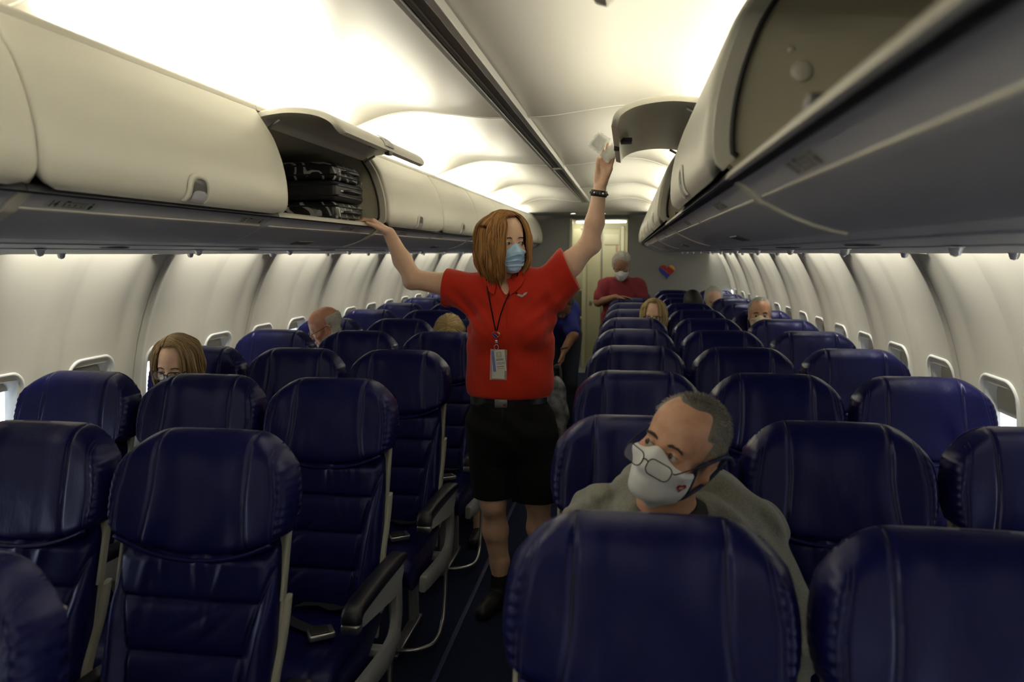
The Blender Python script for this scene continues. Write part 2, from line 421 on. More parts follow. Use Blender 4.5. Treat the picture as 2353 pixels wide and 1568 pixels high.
# bulkheads and galley
bw = MB()
wprof = [(wallx(z), z) for z in np.linspace(0, 1.75, 20)]
def halfwall(s, xin): return [(s*x if True else 0, z) for x, z in wprof] + [(s*1.42, 2.13), (xin, 2.13), (xin, 0)]
wb = empty('wall_back', (0, Y1, 0), kind='structure', label='grey bulkhead closing the cabin, with a doorway in the middle')
MB().prism(halfwall(-1, -.30), Y1, Y1+.05).build('bulkhead_panel', M['bulk'], wb, smooth=False)
MB().prism(halfwall(1, .463), Y1, Y1+.05).build('bulkhead_panel', M['bulk'], wb, smooth=False)
MB().box((-.30, Y1-.02, 0), (-.262, Y1+.07, 2.06), .004).build('door_jamb', M['cream2'], wb)
MB().box((.463, Y1, 0), (.475, Y1+.06, 2.06), .003).build('door_jamb', M['bulk'], wb)
MB().box((-.30, Y1, 2.045), (.475, Y1+.05, 2.13)).build('door_lintel', M['bulk'], wb, smooth=False)
wf = MB().prism([(-x, z) for x, z in wprof][::-1] + [(x, z) for x, z in wprof] + [(1.42,2.3),(-1.42,2.3)], Y0-.05, Y0).build('wall_front', M['bulk'], smooth=False); tag(wf, kind='structure', label='grey bulkhead behind the camera')
m = MB(); m.v = [(-1.6,Y1+.05,2.2),(1.6,Y1+.05,2.2),(1.6,13.2,2.2),(-1.6,13.2,2.2)]; m.f=[(0,1,2,3)]
tag(m.build('ceiling', M['bulk'], smooth=False), kind='structure', label='galley ceiling')
m = MB(); m.v = [(-.42,Y1+.05,0),(-.42,13.2,0),(-.42,13.2,2.2),(-.42,Y1+.05,2.2),(.60,Y1+.05,0),(.60,13.2,0),(.60,13.2,2.2),(.60,Y1+.05,2.2),(-.42,13.2,0),(.6,13.2,0),(.6,13.2,2.2),(-.42,13.2,2.2)]
m.f = [(0,1,2,3),(4,7,6,5),(8,9,10,11)]
tag(m.build('wall_galley', M['cream'], smooth=False), kind='structure', label='cream walls of the galley passage')
# lavatory front seen through the doorway
lv = empty('lavatory', (.16, 10.75, 0), 'cream lavatory front with a folding door, seen through the bulkhead doorway', 'lavatory')
MB().box((-.145, 10.75, 0), (.60, 12.4, 2.2)).build('lavatory_wall', M['cream'], lv, smooth=False)
MB().box((-.165, 10.72, 0), (-.115, 10.80, 2.2), .006).build('corner_post', M['cream2'], lv)
MB().box((-.09, 10.735, .05), (.098, 10.752, 1.93), .004).build('door_leaf', M['cream'], lv)
MB().box((.118, 10.735, .05), (.36, 10.752, 1.93), .004).build('door_leaf', M['cream'], lv)
MB().box((.100, 10.728, .03), (.116, 10.756, 1.96), .002).build('door_hinge', M['rail'], lv)
MB().box((.37, 10.725, .0), (.415, 10.76, 1.98), .006).build('door_jamb', M['cream2'], lv)
MB().box((.14, 10.728, 1.72), (.34, 10.737, 1.86), .002).build('header_panel', M['cream2'], lv)
MB().box((-.055, 10.72, .88), (-.02, 10.737, .95), .003).build('door_latch', M['steel'], lv)
MB().box((.300, 10.729, 1.62), (.325, 10.7355, 1.74), .001).build('notice', mat('notice_red', (.50,.28,.20), .5), lv, smooth=False)
g = empty('galley_unit', (-.25, 11.9, 0), 'galley column with stowed meal carts and latches, far left of the doorway', 'galley')
MB().box((-.40, 12.0, 0), (-.15, 12.9, 2.15)).build('galley_carcass', M['cream'], g, smooth=False)
for i, (z0, z1, mt) in enumerate(((1.72,1.98,'cream2'),(1.40,1.68,'galley_grey'),(1.06,1.36,'cream2'),(.62,1.02,'galley_grey'),(.08,.58,'galley_grey'))):
    dr = MB().box((-.385, 11.975, z0), (-.165, 12.01, z1), .008).build(('locker_door','meal_cart')[i > 2], M[mt], g)
    kn = MB().lathe([(.001,0),(.024,.002),(.026,.012),(.018,.024),(.001,.027)], 14, Matrix.Translation((-.24, 11.975, z1+.01)) @ Matrix.Rotation(pi/2, 4, 'X'))
    kn.build('turn_latch', M['cream2'], dr)
MB().box((-.39, 11.97, 1.375), (-.16, 11.99, 1.395)).build('work_deck', M['steel'], g, smooth=False)
# galley lights
for i, (x, y) in enumerate(((-.215, 9.62), (.155, 9.66))):
    d = empty('downlight', (x, y, 2.10), 'round recessed downlight in the soffit, %s of the pair' % ('left' , 'right')[i], 'ceiling light', 'downlights before the galley')
    MB().lathe([(.001,-.001),(.026,-.001),(.034,-.004),(.036,.0)], 20, Matrix.Translation((x,y,2.099))).build('lens', M['glow'], d)
    MB().lathe([(.036,-.006),(.048,-.004),(.048,.0),(.036,.0)], 20, Matrix.Translation((x,y,2.0995)), cap=False).build('bezel', M['rail'], d)
for i, (x0, x1) in enumerate(((-.235,-.125),(.16,.44))):
    d = empty('strip_light', ((x0+x1)/2, 10.55, 2.03), 'short glowing strip light over the %s' % ('galley column','lavatory door')[i], 'strip light', 'strip lights in the galley')
    MB().box((x0, 10.53, 2.015), (x1, 10.57, 2.04), .006).build('tube', M['glow'], d)
    MB().box((x0-.01, 10.52, 2.04), (x1+.01, 10.58, 2.2)).build('housing', M['rail'], d, smooth=False)
area('galley_lamp', (.15, 11.0-.6, 2.12), (0, 0, -1), .5, .25, GALLEY_W)
area('galley_lamp', (-.28, 11.4, 2.12), (0, 0, -1), .15, 1.0, GALLEY_W)

# ------------------------------------------------------------------ overhead bins
BP = 1.042; BE0 = 1.29 - 2*BP                  # bin edges; index 2 starts at 1.29
DOOR = [(.690,2.055),(.667,2.020),(.640,1.976),(.622,1.930),(.610,1.890),(.601,1.845),(.597,1.800),(.598,1.765),(.604,1.742),(.618,1.728)]
RAISED = [(.722,2.036),(.690,2.055),(.650,2.062),(.610,2.066),(.575,2.066),(.540,2.063),(.505,2.057),(.475,2.048),(.445,2.032),(.428,2.014),(.420,1.990)]
def resample(P, n):
    P = np.array([p for p in smooth_path([(a, b, 0) for a, b in P], 6)])[:, :2]
    d = np.r_[0, np.cumsum(np.hypot(*np.diff(P, axis=0).T))]; t = np.linspace(0, d[-1], n)
    return np.c_[np.interp(t, d, P[:,0]), np.interp(t, d, P[:,1])], t
def pnorm(P):                      # unit normal pointing to the aisle side of the closed door
    T = np.gradient(P, axis=0); T /= np.linalg.norm(T, axis=1)[:,None]; return np.c_[T[:,1], -T[:,0]]
def door_geo(P0, y0, y1, s, thick=.020, flipn=1):
    P, t = resample(P0, 34); N = pnorm(P)*flipn; L = t[-1]; yc = (y0+y1)/2; hw = (y1-y0)/2; r = .045
    ins = [r - math.sqrt(max(0, r*r - max(0, r-(L-l))**2)) for l in t]
    m = MB(); nv = 13; vs = [-1,-.985,-.97,-.8,-.55,-.3,0,.3,.55,.8,.97,.985,1]
    def pt(i, j, th):
        e = .006 if j in (0, nv-1) else (.0015 if j in (1, nv-2) else 0)     # softened rim
        q = P[i] - N[i]*(e if th == 0 else thick-e*0)
        return (s*q[0], yc + vs[j]*(hw-ins[i]), q[1])
    n = len(P)
    m.v = [pt(i, j, 0) for i in range(n) for j in range(nv)] + [pt(i, j, 1) for i in range(n) for j in range(nv)]
    B = n*nv
    for i in range(n-1):
        for j in range(nv-1):
            a = (i*nv+j, (i+1)*nv+j, (i+1)*nv+j+1, i*nv+j+1); m.f.append(a); m.f.append(tuple(B+q for q in a[::-1]))
    for i in range(n-1):
        for j in (0, nv-1): m.f.append((i*nv+j, (i+1)*nv+j, B+(i+1)*nv+j, B+i*nv+j))
    for j in range(nv-1):
        for i in (0, n-1): m.f.append((i*nv+j, i*nv+j+1, B+i*nv+j+1, B+i*nv+j))
    return m, P, N, t
def on_door(P, N, t, s, y, l, off):            # l measured up from the door's lower edge
    u = t[-1]-l; p = np.array([np.interp(u, t, P[:,k]) for k in (0,1)]); nn = np.array([np.interp(u, t, N[:,k]) for k in (0,1)])
    p = p + nn*off; return (s*p[0], y, p[1])
def latch(P, N, t, s, yc, door):
    D = [(-.062,.012),(-.052,.030),(-.046,.060),(-.034,.076),(-.012,.083),(.016,.083),(.038,.078),(.050,.064),(.053,.045),(.052,.024),(.046,.012)]
    D = [tuple(q[:2]) for q in smooth_path([(a,b,0) for a,b in D], 4)]
    I = [(a*.70+.004, .012+(b-.012)*.80) for a, b in D]
    m = MB(); q = D + [tuple(x) for x in I[::-1]]
    nD = len(D); m.v = [on_door(P,N,t,s,yc+a,b,.002) for a,b in D] + [on_door(P,N,t,s,yc+a*.93,b*.98+.001,.006) for a,b in D] + [on_door(P,N,t,s,yc+a,b,.005) for a,b in I] + [on_door(P,N,t,s,yc+a,b,.0005) for a,b in I]
    for r in range(3):
        for k in range(nD-1): m.f.append((r*nD+k, r*nD+k+1, (r+1)*nD+k+1, (r+1)*nD+k))
    h = m.build('latch_handle', M['door'], door)
    m = MB(); m.v = [on_door(P,N,t,s,yc+a,b,.0015) for a,b in I]; m.f = [tuple(range(len(I)))]
    m.build('latch_pocket', M['darkgrey'], door, smooth=False)
    m = MB(); J = [(a*.93, .013+(b-.012)*.50) for a,b in I]; m.v = [on_door(P,N,t,s,yc+a,b,.0045) for a,b in J]; m.f = [tuple(range(len(J)))]
    m.build('latch_paddle', M['fascia'], door, smooth=False)
FOUT = [(.640,1.724),(.652,1.722),(.660,1.716),(.682,1.699),(.688,1.690),(.700,1.685),(.716,1.676),(.740,1.664),(.770,1.652),(.800,1.643),(.825,1.637)]
NOZZ = {}
ordinal = ['first','second','third','fourth','fifth','sixth','seventh','eighth','ninth','tenth','eleventh','twelfth']
def bin_unit(s, k):
    y0 = BE0 + k*BP; y1 = y0 + BP; side = 'left' if s < 0 else 'right'
    is_open = (k == 3) or (s > 0 and k == 1)
    if s < 0 and k == 3: lab = 'open overhead bin on the left holding dark luggage, door raised'
    elif s > 0 and k == 1: lab = 'open empty overhead bin at the top right, nearest the camera'
    elif s > 0 and k == 3: lab = 'open overhead bin on the right whose door the attendant touches'
    else: lab = 'closed off-white overhead bin on the %s, %s from the camera' % (side, ordinal[k-1] if k > 0 else 'just behind')
    root = empty('overhead_bin', (s*.9, (y0+y1)/2, 1.85), lab, 'overhead bin', '%s hand overhead bins' % side)
    e = .002; X = lambda P: [(s*a, b) for a, b in P]
    MB().prism(X([(.655,1.722),(1.22,1.722),(1.22,2.0),(1.2,2.0),(1.2,1.734),(.655,1.734)]), y0+e, y1-e).build('bin_floor', M['bin_in'], root, smooth=False)
    MB().prism(X([(.720,2.044),(.76,2.056),(1.2,2.0),(1.2,1.99),(.76,2.044),(.725,2.034)]), y0+e, y1-e).build('bin_top', M['bin_in'], root, smooth=False)
    MB().prism(X([(.694,2.057),(.697,2.070),(.706,2.079),(.722,2.083),(.745,2.078),(.75,2.055),(.72,2.046)]), y0+.001, y1-.001).build('hinge_strip', M['rim'], root, sharp=50)
    PI, _ = resample(DOOR, 20); NI = pnorm(PI); inner = PI - NI*.024
    poly = [(a, b) for a, b in inner] + [(.66,1.72),(1.2,1.72),(1.2,2.0),(.76,2.05)]
    for yy in ((y0+.004, y0+.018), (y1-.018, y1-.004)):
        MB().prism(X(poly), *yy).build('partition', M['bin_in'], root, smooth=False)
    if is_open:
        for yy, d in ((y0+.011, 1), (y1-.011, -1)):
            m = MB(); prof = [(-.011,.0),(-.010,.012),(.010,.012),(.011,.0),(.011,-.022),(-.011,-.022)]
            m.sweep(prof, lambda i, q: (s*(inner[i]+NI[i]*(q[1]))[0], yy+q[0], (inner[i]+NI[i]*q[1])[1]), 20).build('opening_rim', M['rim'], root, sharp=50)
        yy = y1-.025; m = MB()
        m.tube([(s*(inner[i]-NI[i]*.016)[0], yy, (inner[i]-NI[i]*.016)[1]) for i in range(20)], .0045, 6).build('gasket', M['gasket'], root)
    MB().prism(X([(.630,1.722),(.634,1.733),(.646,1.739),(.662,1.739),(.662,1.722)]), y0+e, y1-e).build('sill', M['rim'] if is_open else M['darkgrey'], root, sharp=60)
    P0 = RAISED if is_open else DOOR
    m, P, N, t = door_geo(P0, y0+.003, y1-.003, s, flipn=1)
    d = m.build('door', M['door'] , root, sharp=60, label='raised curved door' if is_open else None)
    if not is_open: latch(P, N, t, s, (y0+y1)/2, d)
    else:
        latch(P, N, t, s, (y0+y1)/2, d)
        yc = (y0+y1)/2; q = P[-6]-N[-6]*.03
        bx = MB().box((s*q[0]-.030, yc-.045, q[1]-.006), (s*q[0]+.022, yc+.045, q[1]+.006), .004).build('latch_case', M['darkgrey'], d)
        q2 = P[-1]-N[-1]*.01
        MB().box((s*q2[0]-.010, yc-.02, q2[1]-.012), (s*q2[0]+.010, yc+.02, q2[1]+.004), .002).build('latch_hook', M['dark'], bx)
        MB().tube([(s*(P[2]-N[2]*.03)[0], y0+.06, P[2][1]-.04),(s*(P[8]-N[8]*.028)[0], y0+.05, (P[8]-N[8]*.028)[1])], .005, 8).build('door_damper', M['rail'], d)
        MB().tube([(s*(P[2]-N[2]*.03)[0], y1-.06, P[2][1]-.04),(s*(P[8]-N[8]*.028)[0], y1-.05, (P[8]-N[8]*.028)[1])], .005, 8).build('door_damper', M['rail'], d)
        MB().box((s*.650-.009, yc-.015, 1.738), (s*.650+.009, yc+.015, 1.752), .003).build('latch_striker', M['darkgrey'], root)
        MB().lathe([(.001,-.006),(.013,-.0055),(.0165,-.003),(.0165,0)], 20, Matrix.Translation((s*.738, y1-.018, 1.884)) @ Matrix.Rotation(-pi/2, 4, 'X')).build('screw_cap', M['rim'], root)
        MB().lathe([(.001,-.003),(.005,-.0025),(.006,0)], 12, Matrix.Translation((s*.722, y1-.018, 1.918)) @ Matrix.Rotation(-pi/2, 4, 'X')).build('screw_cap', M['rim'], root)
    # fascia below the doors
    fp = FOUT + [(a+.004, b+.008) for a, b in FOUT[::-1]]
    MB().prism(X(fp), y0+.0015, y1-.0015).build('fascia', M['fascia'], root, sharp=40)
    MB().prism(X([(.638,1.7225),(.640,1.7275),(.656,1.7265),(.658,1.7200),(.650,1.7195)]), y0+e, y1-e).build('sill_gasket', M['gasket'], root, smooth=False)
    m = MB(); m.tube([(s*.6865, y0+.03, 1.6935), (s*.6865, y1-.03, 1.6935)], .0028, 8).build('fascia_ridge', M['rim'], root)
    if k % 2 == 0:                             # wide moulded joint between bin units
        fb = [(a-.003, b-.004) for a, b in FOUT[1:]]; fb = fb + [(a+.006, b+.007) for a, b in FOUT[1:][::-1]]
        MB().prism(X(fb), y0+.0005, y0+.032).build('joint_band', M['rim'], root, sharp=40)
    # service panel under the bin
    pp = [(.825,1.637),(.90,1.630),(.905,1.627),(.99,1.6235),(.995,1.626),(1.12,1.620),(1.125,1.617),(1.26,1.612),(1.265,1.615),(1.40,1.608),(1.475,1.603),(1.490,1.604),(1.493,1.612)]
    pp = pp + [(1.485,1.625),(.83,1.648)]
    pu = MB().prism(X(pp), y0+.002, y1-.002).build('service_panel', M['psu'], root, sharp=25)
    for n_ in range(14):
        for xx, zz, r0, ph in ((1.45,1.606,.012,.0), (1.12,1.617,.012,.30)):
            yn = (.80 if s < 0 else .55) + ph + .786*n_ - .786
            if y0 < yn < y1:
                MB().lathe([(.001,-.020),(.009,-.017),(r0,-.010),(r0*1.1,-.003),(r0*1.6,0)], 14, Matrix.Translation((s*xx, yn, zz))).build('air_nozzle', M['clear'], pu)
                if xx < 1.2:
                    MB().lathe([(.001,-.004),(.035,-.003),(.040,0)], 18, Matrix.Translation((s*(xx-.14), yn+.12, zz+.006))).build('reading_light', M['darkgrey'], pu)
    for yv in ((2.85, 4.93, 7.0, 9.1, .77) if s < 0 else (2.23, 4.31, 6.4, 8.5, .15)):
        if y0 < yv < y1:
            m = MB(); q = [(.768,1.6525),(.803,1.6422)]
            m.v = [(s*q[0][0], yv-.07, q[0][1]-.0035), (s*q[0][0], yv+.07, q[0][1]-.0035), (s*q[1][0], yv+.07, q[1][1]-.0035), (s*q[1][0], yv-.07, q[1][1]-.0035)]
            m.v += [(a, b, c+.006) for a, b, c in m.v]; m.f = [(0,1,2,3),(4,7,6,5),(0,4,5,1),(1,5,6,2),(2,6,7,3),(3,7,4,0)]
            m.build('air_grille', M['darkgrey'], root, smooth=False)
    # row placards
    rows = {-1: [(1.42,'14'),(2.30,'15'),(3.0,'16'),(3.79,'17'),(4.57,'18')], 1: [(.954,'13'),(1.76,'14'),(2.70,'15'),(3.5,'16'),(4.3,'17')]}[s]
    for yr, num in rows:
        if not (y0+.06 < yr < y1-.06 or y0 < yr < y1): continue
        yr = min(max(yr, y0+.10), y1-.14)
        A = np.array([s*.662, 0, 1.7145]); Bp = np.array([s*.6815, 0, 1.6995]); up = (A-Bp)/np.linalg.norm(A-Bp)
        dy_ = np.array([0, 1.0 if s < 0 else -1.0, 0]); nn = np.cross(dy_, up); nn = nn if nn[2] < 0 else -nn
        O = Bp + np.array([0, yr, 0])
        pl = MB(); c = [(-.035,-.001),(.115,-.001),(.115,.0235),(-.035,.0235)]
        pl.v = [O + dy_*a + up*b + nn*.0003 for a, b in c] + [O + dy_*a + up*b - nn*.002 for a, b in c]; pl.f = [(0,1,2,3),(7,6,5,4),(0,4,5,1),(1,5,6,2),(2,6,7,3),(3,7,4,0)]
        pl = pl.build('row_placard', M['placard'], root, smooth=False)
        v, f = text_geo(num, .026, O + up*.0025 + dy_*(-.028), dy_, up, nn, .0008, .0006)
        part('row_number', v, f, M['ink'], pl, smooth=False)
        pic = MB()
        def rect(a0, b0, a1, b1):
            pic.add([O + dy_*a + up*b + nn*.0008 for a, b in ((a0,b0),(a1,b0),(a1,b1),(a0,b1))], [(0,1,2,3)])
        for q in ((.012,.003,.078,.0042),(.012,.0175,.078,.0187),(.012,.003,.0132,.0187),(.0768,.003,.078,.0187),(.014,.0187,.026,.0225),(.014,.007,.0175,.0150)): rect(*q)
        for j, ch in enumerate('ABC' if s < 0 else 'FED'):
            a0 = .022+.018*j; rect(a0+.0165, .0055, a0+.0172, .0165)
            v, f = text_geo(ch, .011, O + up*.0065 + dy_*(a0+.004), dy_, up, nn, .0008, .0003); pic.add(v, f)
        pic.add([O + dy_*(.094+.0035*cos(q)) + up*(.0190+.003*sin(q)) + nn*.0008 for q in np.linspace(0, 2*pi, 10, endpoint=False)], [tuple(range(10))])
        pic.add([O + dy_*a + up*b + nn*.0008 for a, b in ((.0885,.001),(.0975,.001),(.0995,.011),(.0965,.0145),(.0905,.0145),(.088,.011))], [tuple(range(6))])
        o = pic.build('seat_pictogram', M['ink'], pl, smooth=False); o['kind'] = 'stuff'
    return root
for s in (-1, 1):
    for k in range(0, 10): bin_unit(s, k)
    # rounded end cap of the bins by the bulkhead
    ye = BE0+10*BP
    cap = MB(); P, _ = resample(DOOR+[(.65,1.70),(.72,1.67),(.825,1.637)], 30)
    def capf(a, b):
        i = a*29; p = P[int(round(i))]; ins = .30*(1-math.sqrt(1-(b*.97)**2)); return (s*(p[0]+ins*.8), ye+.17*b, p[1])
    o = cap.grid(capf, 30, 9).build('bin_end_cap', M['door']); tag(o, 'rounded end cap closing the %s bins at the bulkhead' % ('left','right')[s>0], 'bin end cap')
    MB().prism([(s*a, b) for a, b in ((.825,1.637),(1.50,1.604),(1.508,1.612),(1.50,1.625),(.83,1.648))], ye, Y1).build('trim_%d' % (4 if s<0 else 5), M['psu'], smooth=False)['kind'] = 'structure'
# ------------------------------------------------------------------ seats (local: x sideways, -y towards the camera = the front, z up)
def recl(z): return -.30*(1.17-z)                 # the back leans away towards its top
def dist_cos(n): return [(1-cos(pi*i/(n-1)))/2 for i in range(n)]
def headrest_geo(seed):
    R = random.Random(seed); ph = [R.uniform(0, 6.28) for _ in range(6)]; am = R.uniform(.6, 1.4)
    nu, nv = 121, 45
    S_ = [-cos(pi*(.5*i/(nu-1)+.5*(i/(nu-1)))) for i in range(nu)]
    # lateral samples: even in the middle, crowded at the rims
    S_ = [math.copysign(1-(1-abs(a))**1.35, a) for a in np.linspace(-1, 1, nu)]
    T_ = [ (1-cos(pi*j/(nv-1)))/2 for j in range(nv)]
    def W(t): return .236*(1-.06*max(0, (t-.42)/.58)**2 - .05*max(0, (.42-t)/.42)**2)
    def shape(s, t):
        zb = .893 + .062*abs(s)**2.2
        zt = 1.175 - .004*s*s - .068*max(0, (abs(s)-.45)/.55)**2.3
        z = zb + t*(zt-zb); x = s*W(t)
        return x, z
    def seamx(t): return .1195 + .030*max(0, (.55-t))**1.6*1.6
    def yf(s, t):
        x, z = shape(s, t)
        e = (1-abs(s)**7)**.5 * (1-abs(2*t-1)**(6 if t > .5 else 12))**.5
        y = -.058*e - .050*abs(s)**3.0*min(1, e*1.4)
        d = abs(abs(x)-seamx(t)); y += .0065*math.exp(-(d/.0050)**2)
        y += .004*math.exp(-((abs(x)-seamx(t)+.03)/.02)**2)*-1*.6
        ws = .200 - .020*max(0, t-.5)*2; d2 = abs(abs(x)-ws)
        y += .0022*math.exp(-((d2-.0045)/.0028)**2) + .0012*math.exp(-(d2/.002)**2)
        if abs(x) > ws: y += .0020*sin(z*330+ph[0])*min(1, (abs(x)-ws)/.01)
        y += am*.0016*sin(x*46+ph[1]+2*sin(z*14+ph[2]))*(1-t) + .0012*sin(x*23+z*31+ph[3])
        return y + recl(z) + .012
    def yb(s, t):
        x, z = shape(s, t); e = (1-abs(s)**7)**.5 * (1-abs(2*t-1)**6)**.5
        return .034*e - .030*abs(s)**3*min(1, e*1.4) + recl(z) + .012
    m = MB(); v = []
    for i, s in enumerate(S_):
        for j, t in enumerate(T_):
            x, z = shape(s, t); v.append((x, yf(s, t), z))
    for i in range(0, nu):
        for j in range(nv):
            x, z = shape(S_[i], T_[j]); v.append((x, yb(S_[i], T_[j]), z))
    f = []; B = nu*nv
    for i in range(nu-1):
        for j in range(nv-1):
            a = i*nv+j; f.append((a, a+nv, a+nv+1, a+1)); f.append((B+a, B+a+1, B+a+nv+1, B+a+nv))
    for i in range(nu-1):
        for j in (0, nv-1): a = i*nv+j; f.append((a, a+nv, B+a+nv, B+a))
    for j in range(nv-1):
        for i in (0, nu-1): a = i*nv+j; f.append((a, a+1, B+a+1, B+a))
    bm = bmesh.new(); me = mesh('headrest', v, f); bm.from_mesh(me)
    bmesh.ops.remove_doubles(bm, verts=bm.verts, dist=.0004); bmesh.ops.recalc_face_normals(bm, faces=bm.faces); bm.to_mesh(me); bm.free()
    me.polygons.foreach_set('use_smooth', [True]*len(me.polygons)); me.materials.append(M['leather'])
    # piping in the two seams and the stitched wing seams
    pm = []
    for sg in (-1, 1):
        m = MB(); pts = []
        for j in range(2, nv-2):
            t = T_[j]; xx = seamx(t); s = xx/W(t); x, z = shape(s, t); pts.append((sg*x, yf(s, t)+.0005, z))
        m.tube(pts, .0017, 6); pm.append(mesh('seam_piping', m.v, m.f, M['piping']))
        m = MB()
        for off in (-.0045, .0045):
            pts = []
            for j in range(5, nv-5):
                t = T_[j]; ws = .200-.020*max(0, t-.5)*2+off; s = ws/W(t)
                if s > .995: continue
                x, z = shape(s, t); pts.append((sg*x, yf(s, t)-.0004, z))
            m.tube(pts, .0007, 4)
        pm.append(mesh('wing_stitching', m.v, m.f, M['thread']))
    return me, pm
def backrest_geo(seed):
    R = random.Random(seed); gath = [(R.uniform(-.14,.14), R.uniform(.006,.016), R.uniform(-.35,.35), R.uniform(.003,.0075), R.uniform(.04,.10)) for _ in range(11)]
    crease = [(R.uniform(-.1,.1), R.uniform(.50,.78), R.uniform(.2,1.0), R.uniform(.002,.004)) for _ in range(6)]
    nu, nv = 97, 120
    def W(z): return np.interp(z, [.40,.46,.60,.72,.82,.90,.99], [.190,.205,.208,.206,.203,.197,.185])
    def bx(z): return float(np.interp(z, [.40,.50,.60,.68,.75,.80,.84,.88,.93], [.118,.124,.134,.143,.156,.170,.183,.198,.215]))
    m = MB(); v = []
    def yf(s, z):
        x = s*W(z); e = (1-abs(s)**9)**.5
        y = -.036*e
        b = bx(z); d = abs(x)-b
        bol = .030*sstep(0, .035, d)*(1-sstep(.78,.88,z)*.8); y -= bol*e
        y += .0075*math.exp(-(d/.0045)**2)*(1 if z < .88 else 0)
        inn = 1-sstep(-.008, .004, d)
        for zs in (.802, .688, .575):
            y += .0070*math.exp(-((z-zs)/.0042)**2)*inn
            y += .0040*math.exp(-((z-zs)/.018)**2)*inn
        y -= .006*inn*abs(sin((z-.575)/.1135*pi))**.7 if z < .81 else .004*inn
        for x0, w, sl, a, ln in gath:
            y += -a*math.exp(-((x-x0-sl*(z-.9))/w)**2)*math.exp(-max(0, .93-z)/ln)
        for x0, z0, sl, a in crease: y += a*math.exp(-((z-z0-sl*(x-x0))/.012)**2)*math.exp(-((x-x0)/.06)**2)*inn
        return y + recl(z) + .035*sstep(.885,.935,z)
    Z = np.linspace(.40, .985, nv); Sx = [math.copysign(1-(1-abs(a))**1.4, a) for a in np.linspace(-1, 1, nu)]
    for s in Sx:
        for z in Z: v.append((s*W(z), yf(s, z), z))
    n1 = len(v)
    for s in Sx:
        for z in Z: v.append((s*W(z), .022 + recl(z), z))
    f = []
    for i in range(nu-1):
        for j in range(nv-1):
            a = i*nv+j; f.append((a, a+nv, a+nv+1, a+1))
    for j in range(nv-1):
        for i in (0, nu-1): a = i*nv+j; f.append((a, a+1, n1+a+1, n1+a))
    for i in range(nu-1):
        for j in (0, nv-1): a = i*nv+j; f.append((a, a+nv, n1+a+nv, n1+a))
    me = mesh('backrest', v, f, M['leather']); bm = bmesh.new(); bm.from_mesh(me); bmesh.ops.recalc_face_normals(bm, faces=bm.faces); bm.to_mesh(me); bm.free()
    me.polygons.foreach_set('use_smooth', [True]*len(me.polygons))
    m = MB()
    pm = []
    for zs in (.802, .688, .575):
        m = MB(); b = bx(zs)-.004; m.tube([(x, yf(x/W(zs), zs)-.0002+.0005, zs) for x in np.linspace(-b, b, 26)], .0012, 5); pm.append(mesh('seam_stitching', m.v, m.f, M['thread']))
    for sg in (-1, 1):
        m = MB(); m.tube([(sg*bx(z), yf(bx(z)/W(z), z)+.0005, z) for z in np.linspace(.42, .875, 30)], .0016, 5); pm.append(mesh('bolster_piping', m.v, m.f, M['piping']))
    # rolled welt under the headrest
    m = MB(); m.tube([(x, -.041+recl(.893)-.010*abs(x/.2)**3+.25*.06*abs(x/.22)**2.2, .892+.062*abs(x/.22)**2.2) for x in np.linspace(-.198, .198, 35)], .0062, 8); pm.append(mesh('headrest_welt', m.v, m.f, M['leather']))
    return me, pm
def cushion_geo(seed):
    R = random.Random(seed); m = MB(); ph = R.uniform(0, 6)
    nu, nv = 49, 60; v = []; f = []
    def prof(b):     # path from the rear of the top, over the front edge, to the underside
        return smooth_path([(-.16,.455),(-.30,.462),(-.45,.470),(-.58,.475),(-.645,.462),(-.668,.425),(-.655,.375),(-.60,.350),(-.4,.345)], 8)
    Pp = [np.array(p[:2]) for p in smooth_path([(-.16,.455,0),(-.30,.460,0),(-.45,.468,0),(-.58,.474,0),(-.645,.462,0),(-.668,.425,0),(-.655,.375,0),(-.60,.350,0),(-.4,.345,0)], 7)]
    nv = len(Pp)
    for i in range(nu):
        s = math.copysign(1-(1-abs(-1+2*i/(nu-1)))**1.4, -1+2*i/(nu-1)); x = s*.216; e = (1-abs(s)**8)**.5
        for j, p in enumerate(Pp):
            up = .022*e*(1 if j < 45 else .3)
            g = -.005*math.exp(-((abs(x)-.150)/.004)**2) if j < 40 else 0
            g += -.004*math.exp(-((p[0]+.40)/.004)**2) if (abs(x) < .15 and j < 30) else 0
            w = .0018*sin(x*40+p[0]*25+ph)
            nrm = 1 if j < 32 else 0
            v.append((x, p[0] - (0 if j < 26 else .012*(1-e)*-1), p[1]+(up-.022+g+w if nrm else (e-1)*.01)))
    for i in range(nu-1):
        for j in range(nv-1): a = i*nv+j; f.append((a, a+nv, a+nv+1, a+1))
    for i in (0, nu-1): f.append(tuple(i*nv+j for j in range(nv)))
    me = mesh('seat_cushion', v, f, M['leather']); bm = bmesh.new(); bm.from_mesh(me); bmesh.ops.recalc_face_normals(bm, faces=bm.faces); bm.to_mesh(me); bm.free()
    me.polygons.foreach_set('use_smooth', [True]*len(me.polygons)); me.set_sharp_from_angle(angle=math.radians(60))
    return me
def mk(m, name, mt, sharp=40):
    me = mesh(name, m.v, m.f, M[mt]); bm = bmesh.new(); bm.from_mesh(me); bmesh.ops.recalc_face_normals(bm, faces=bm.faces); bm.to_mesh(me); bm.free()
    me.polygons.foreach_set('use_smooth', [True]*len(me.polygons)); me.set_sharp_from_angle(angle=math.radians(sharp)); return me
HEADS = [headrest_geo(i) for i in range(4)]; BACKS = [backrest_geo(10+i) for i in range(5)]; CUSH = [cushion_geo(3), cushion_geo(5)]
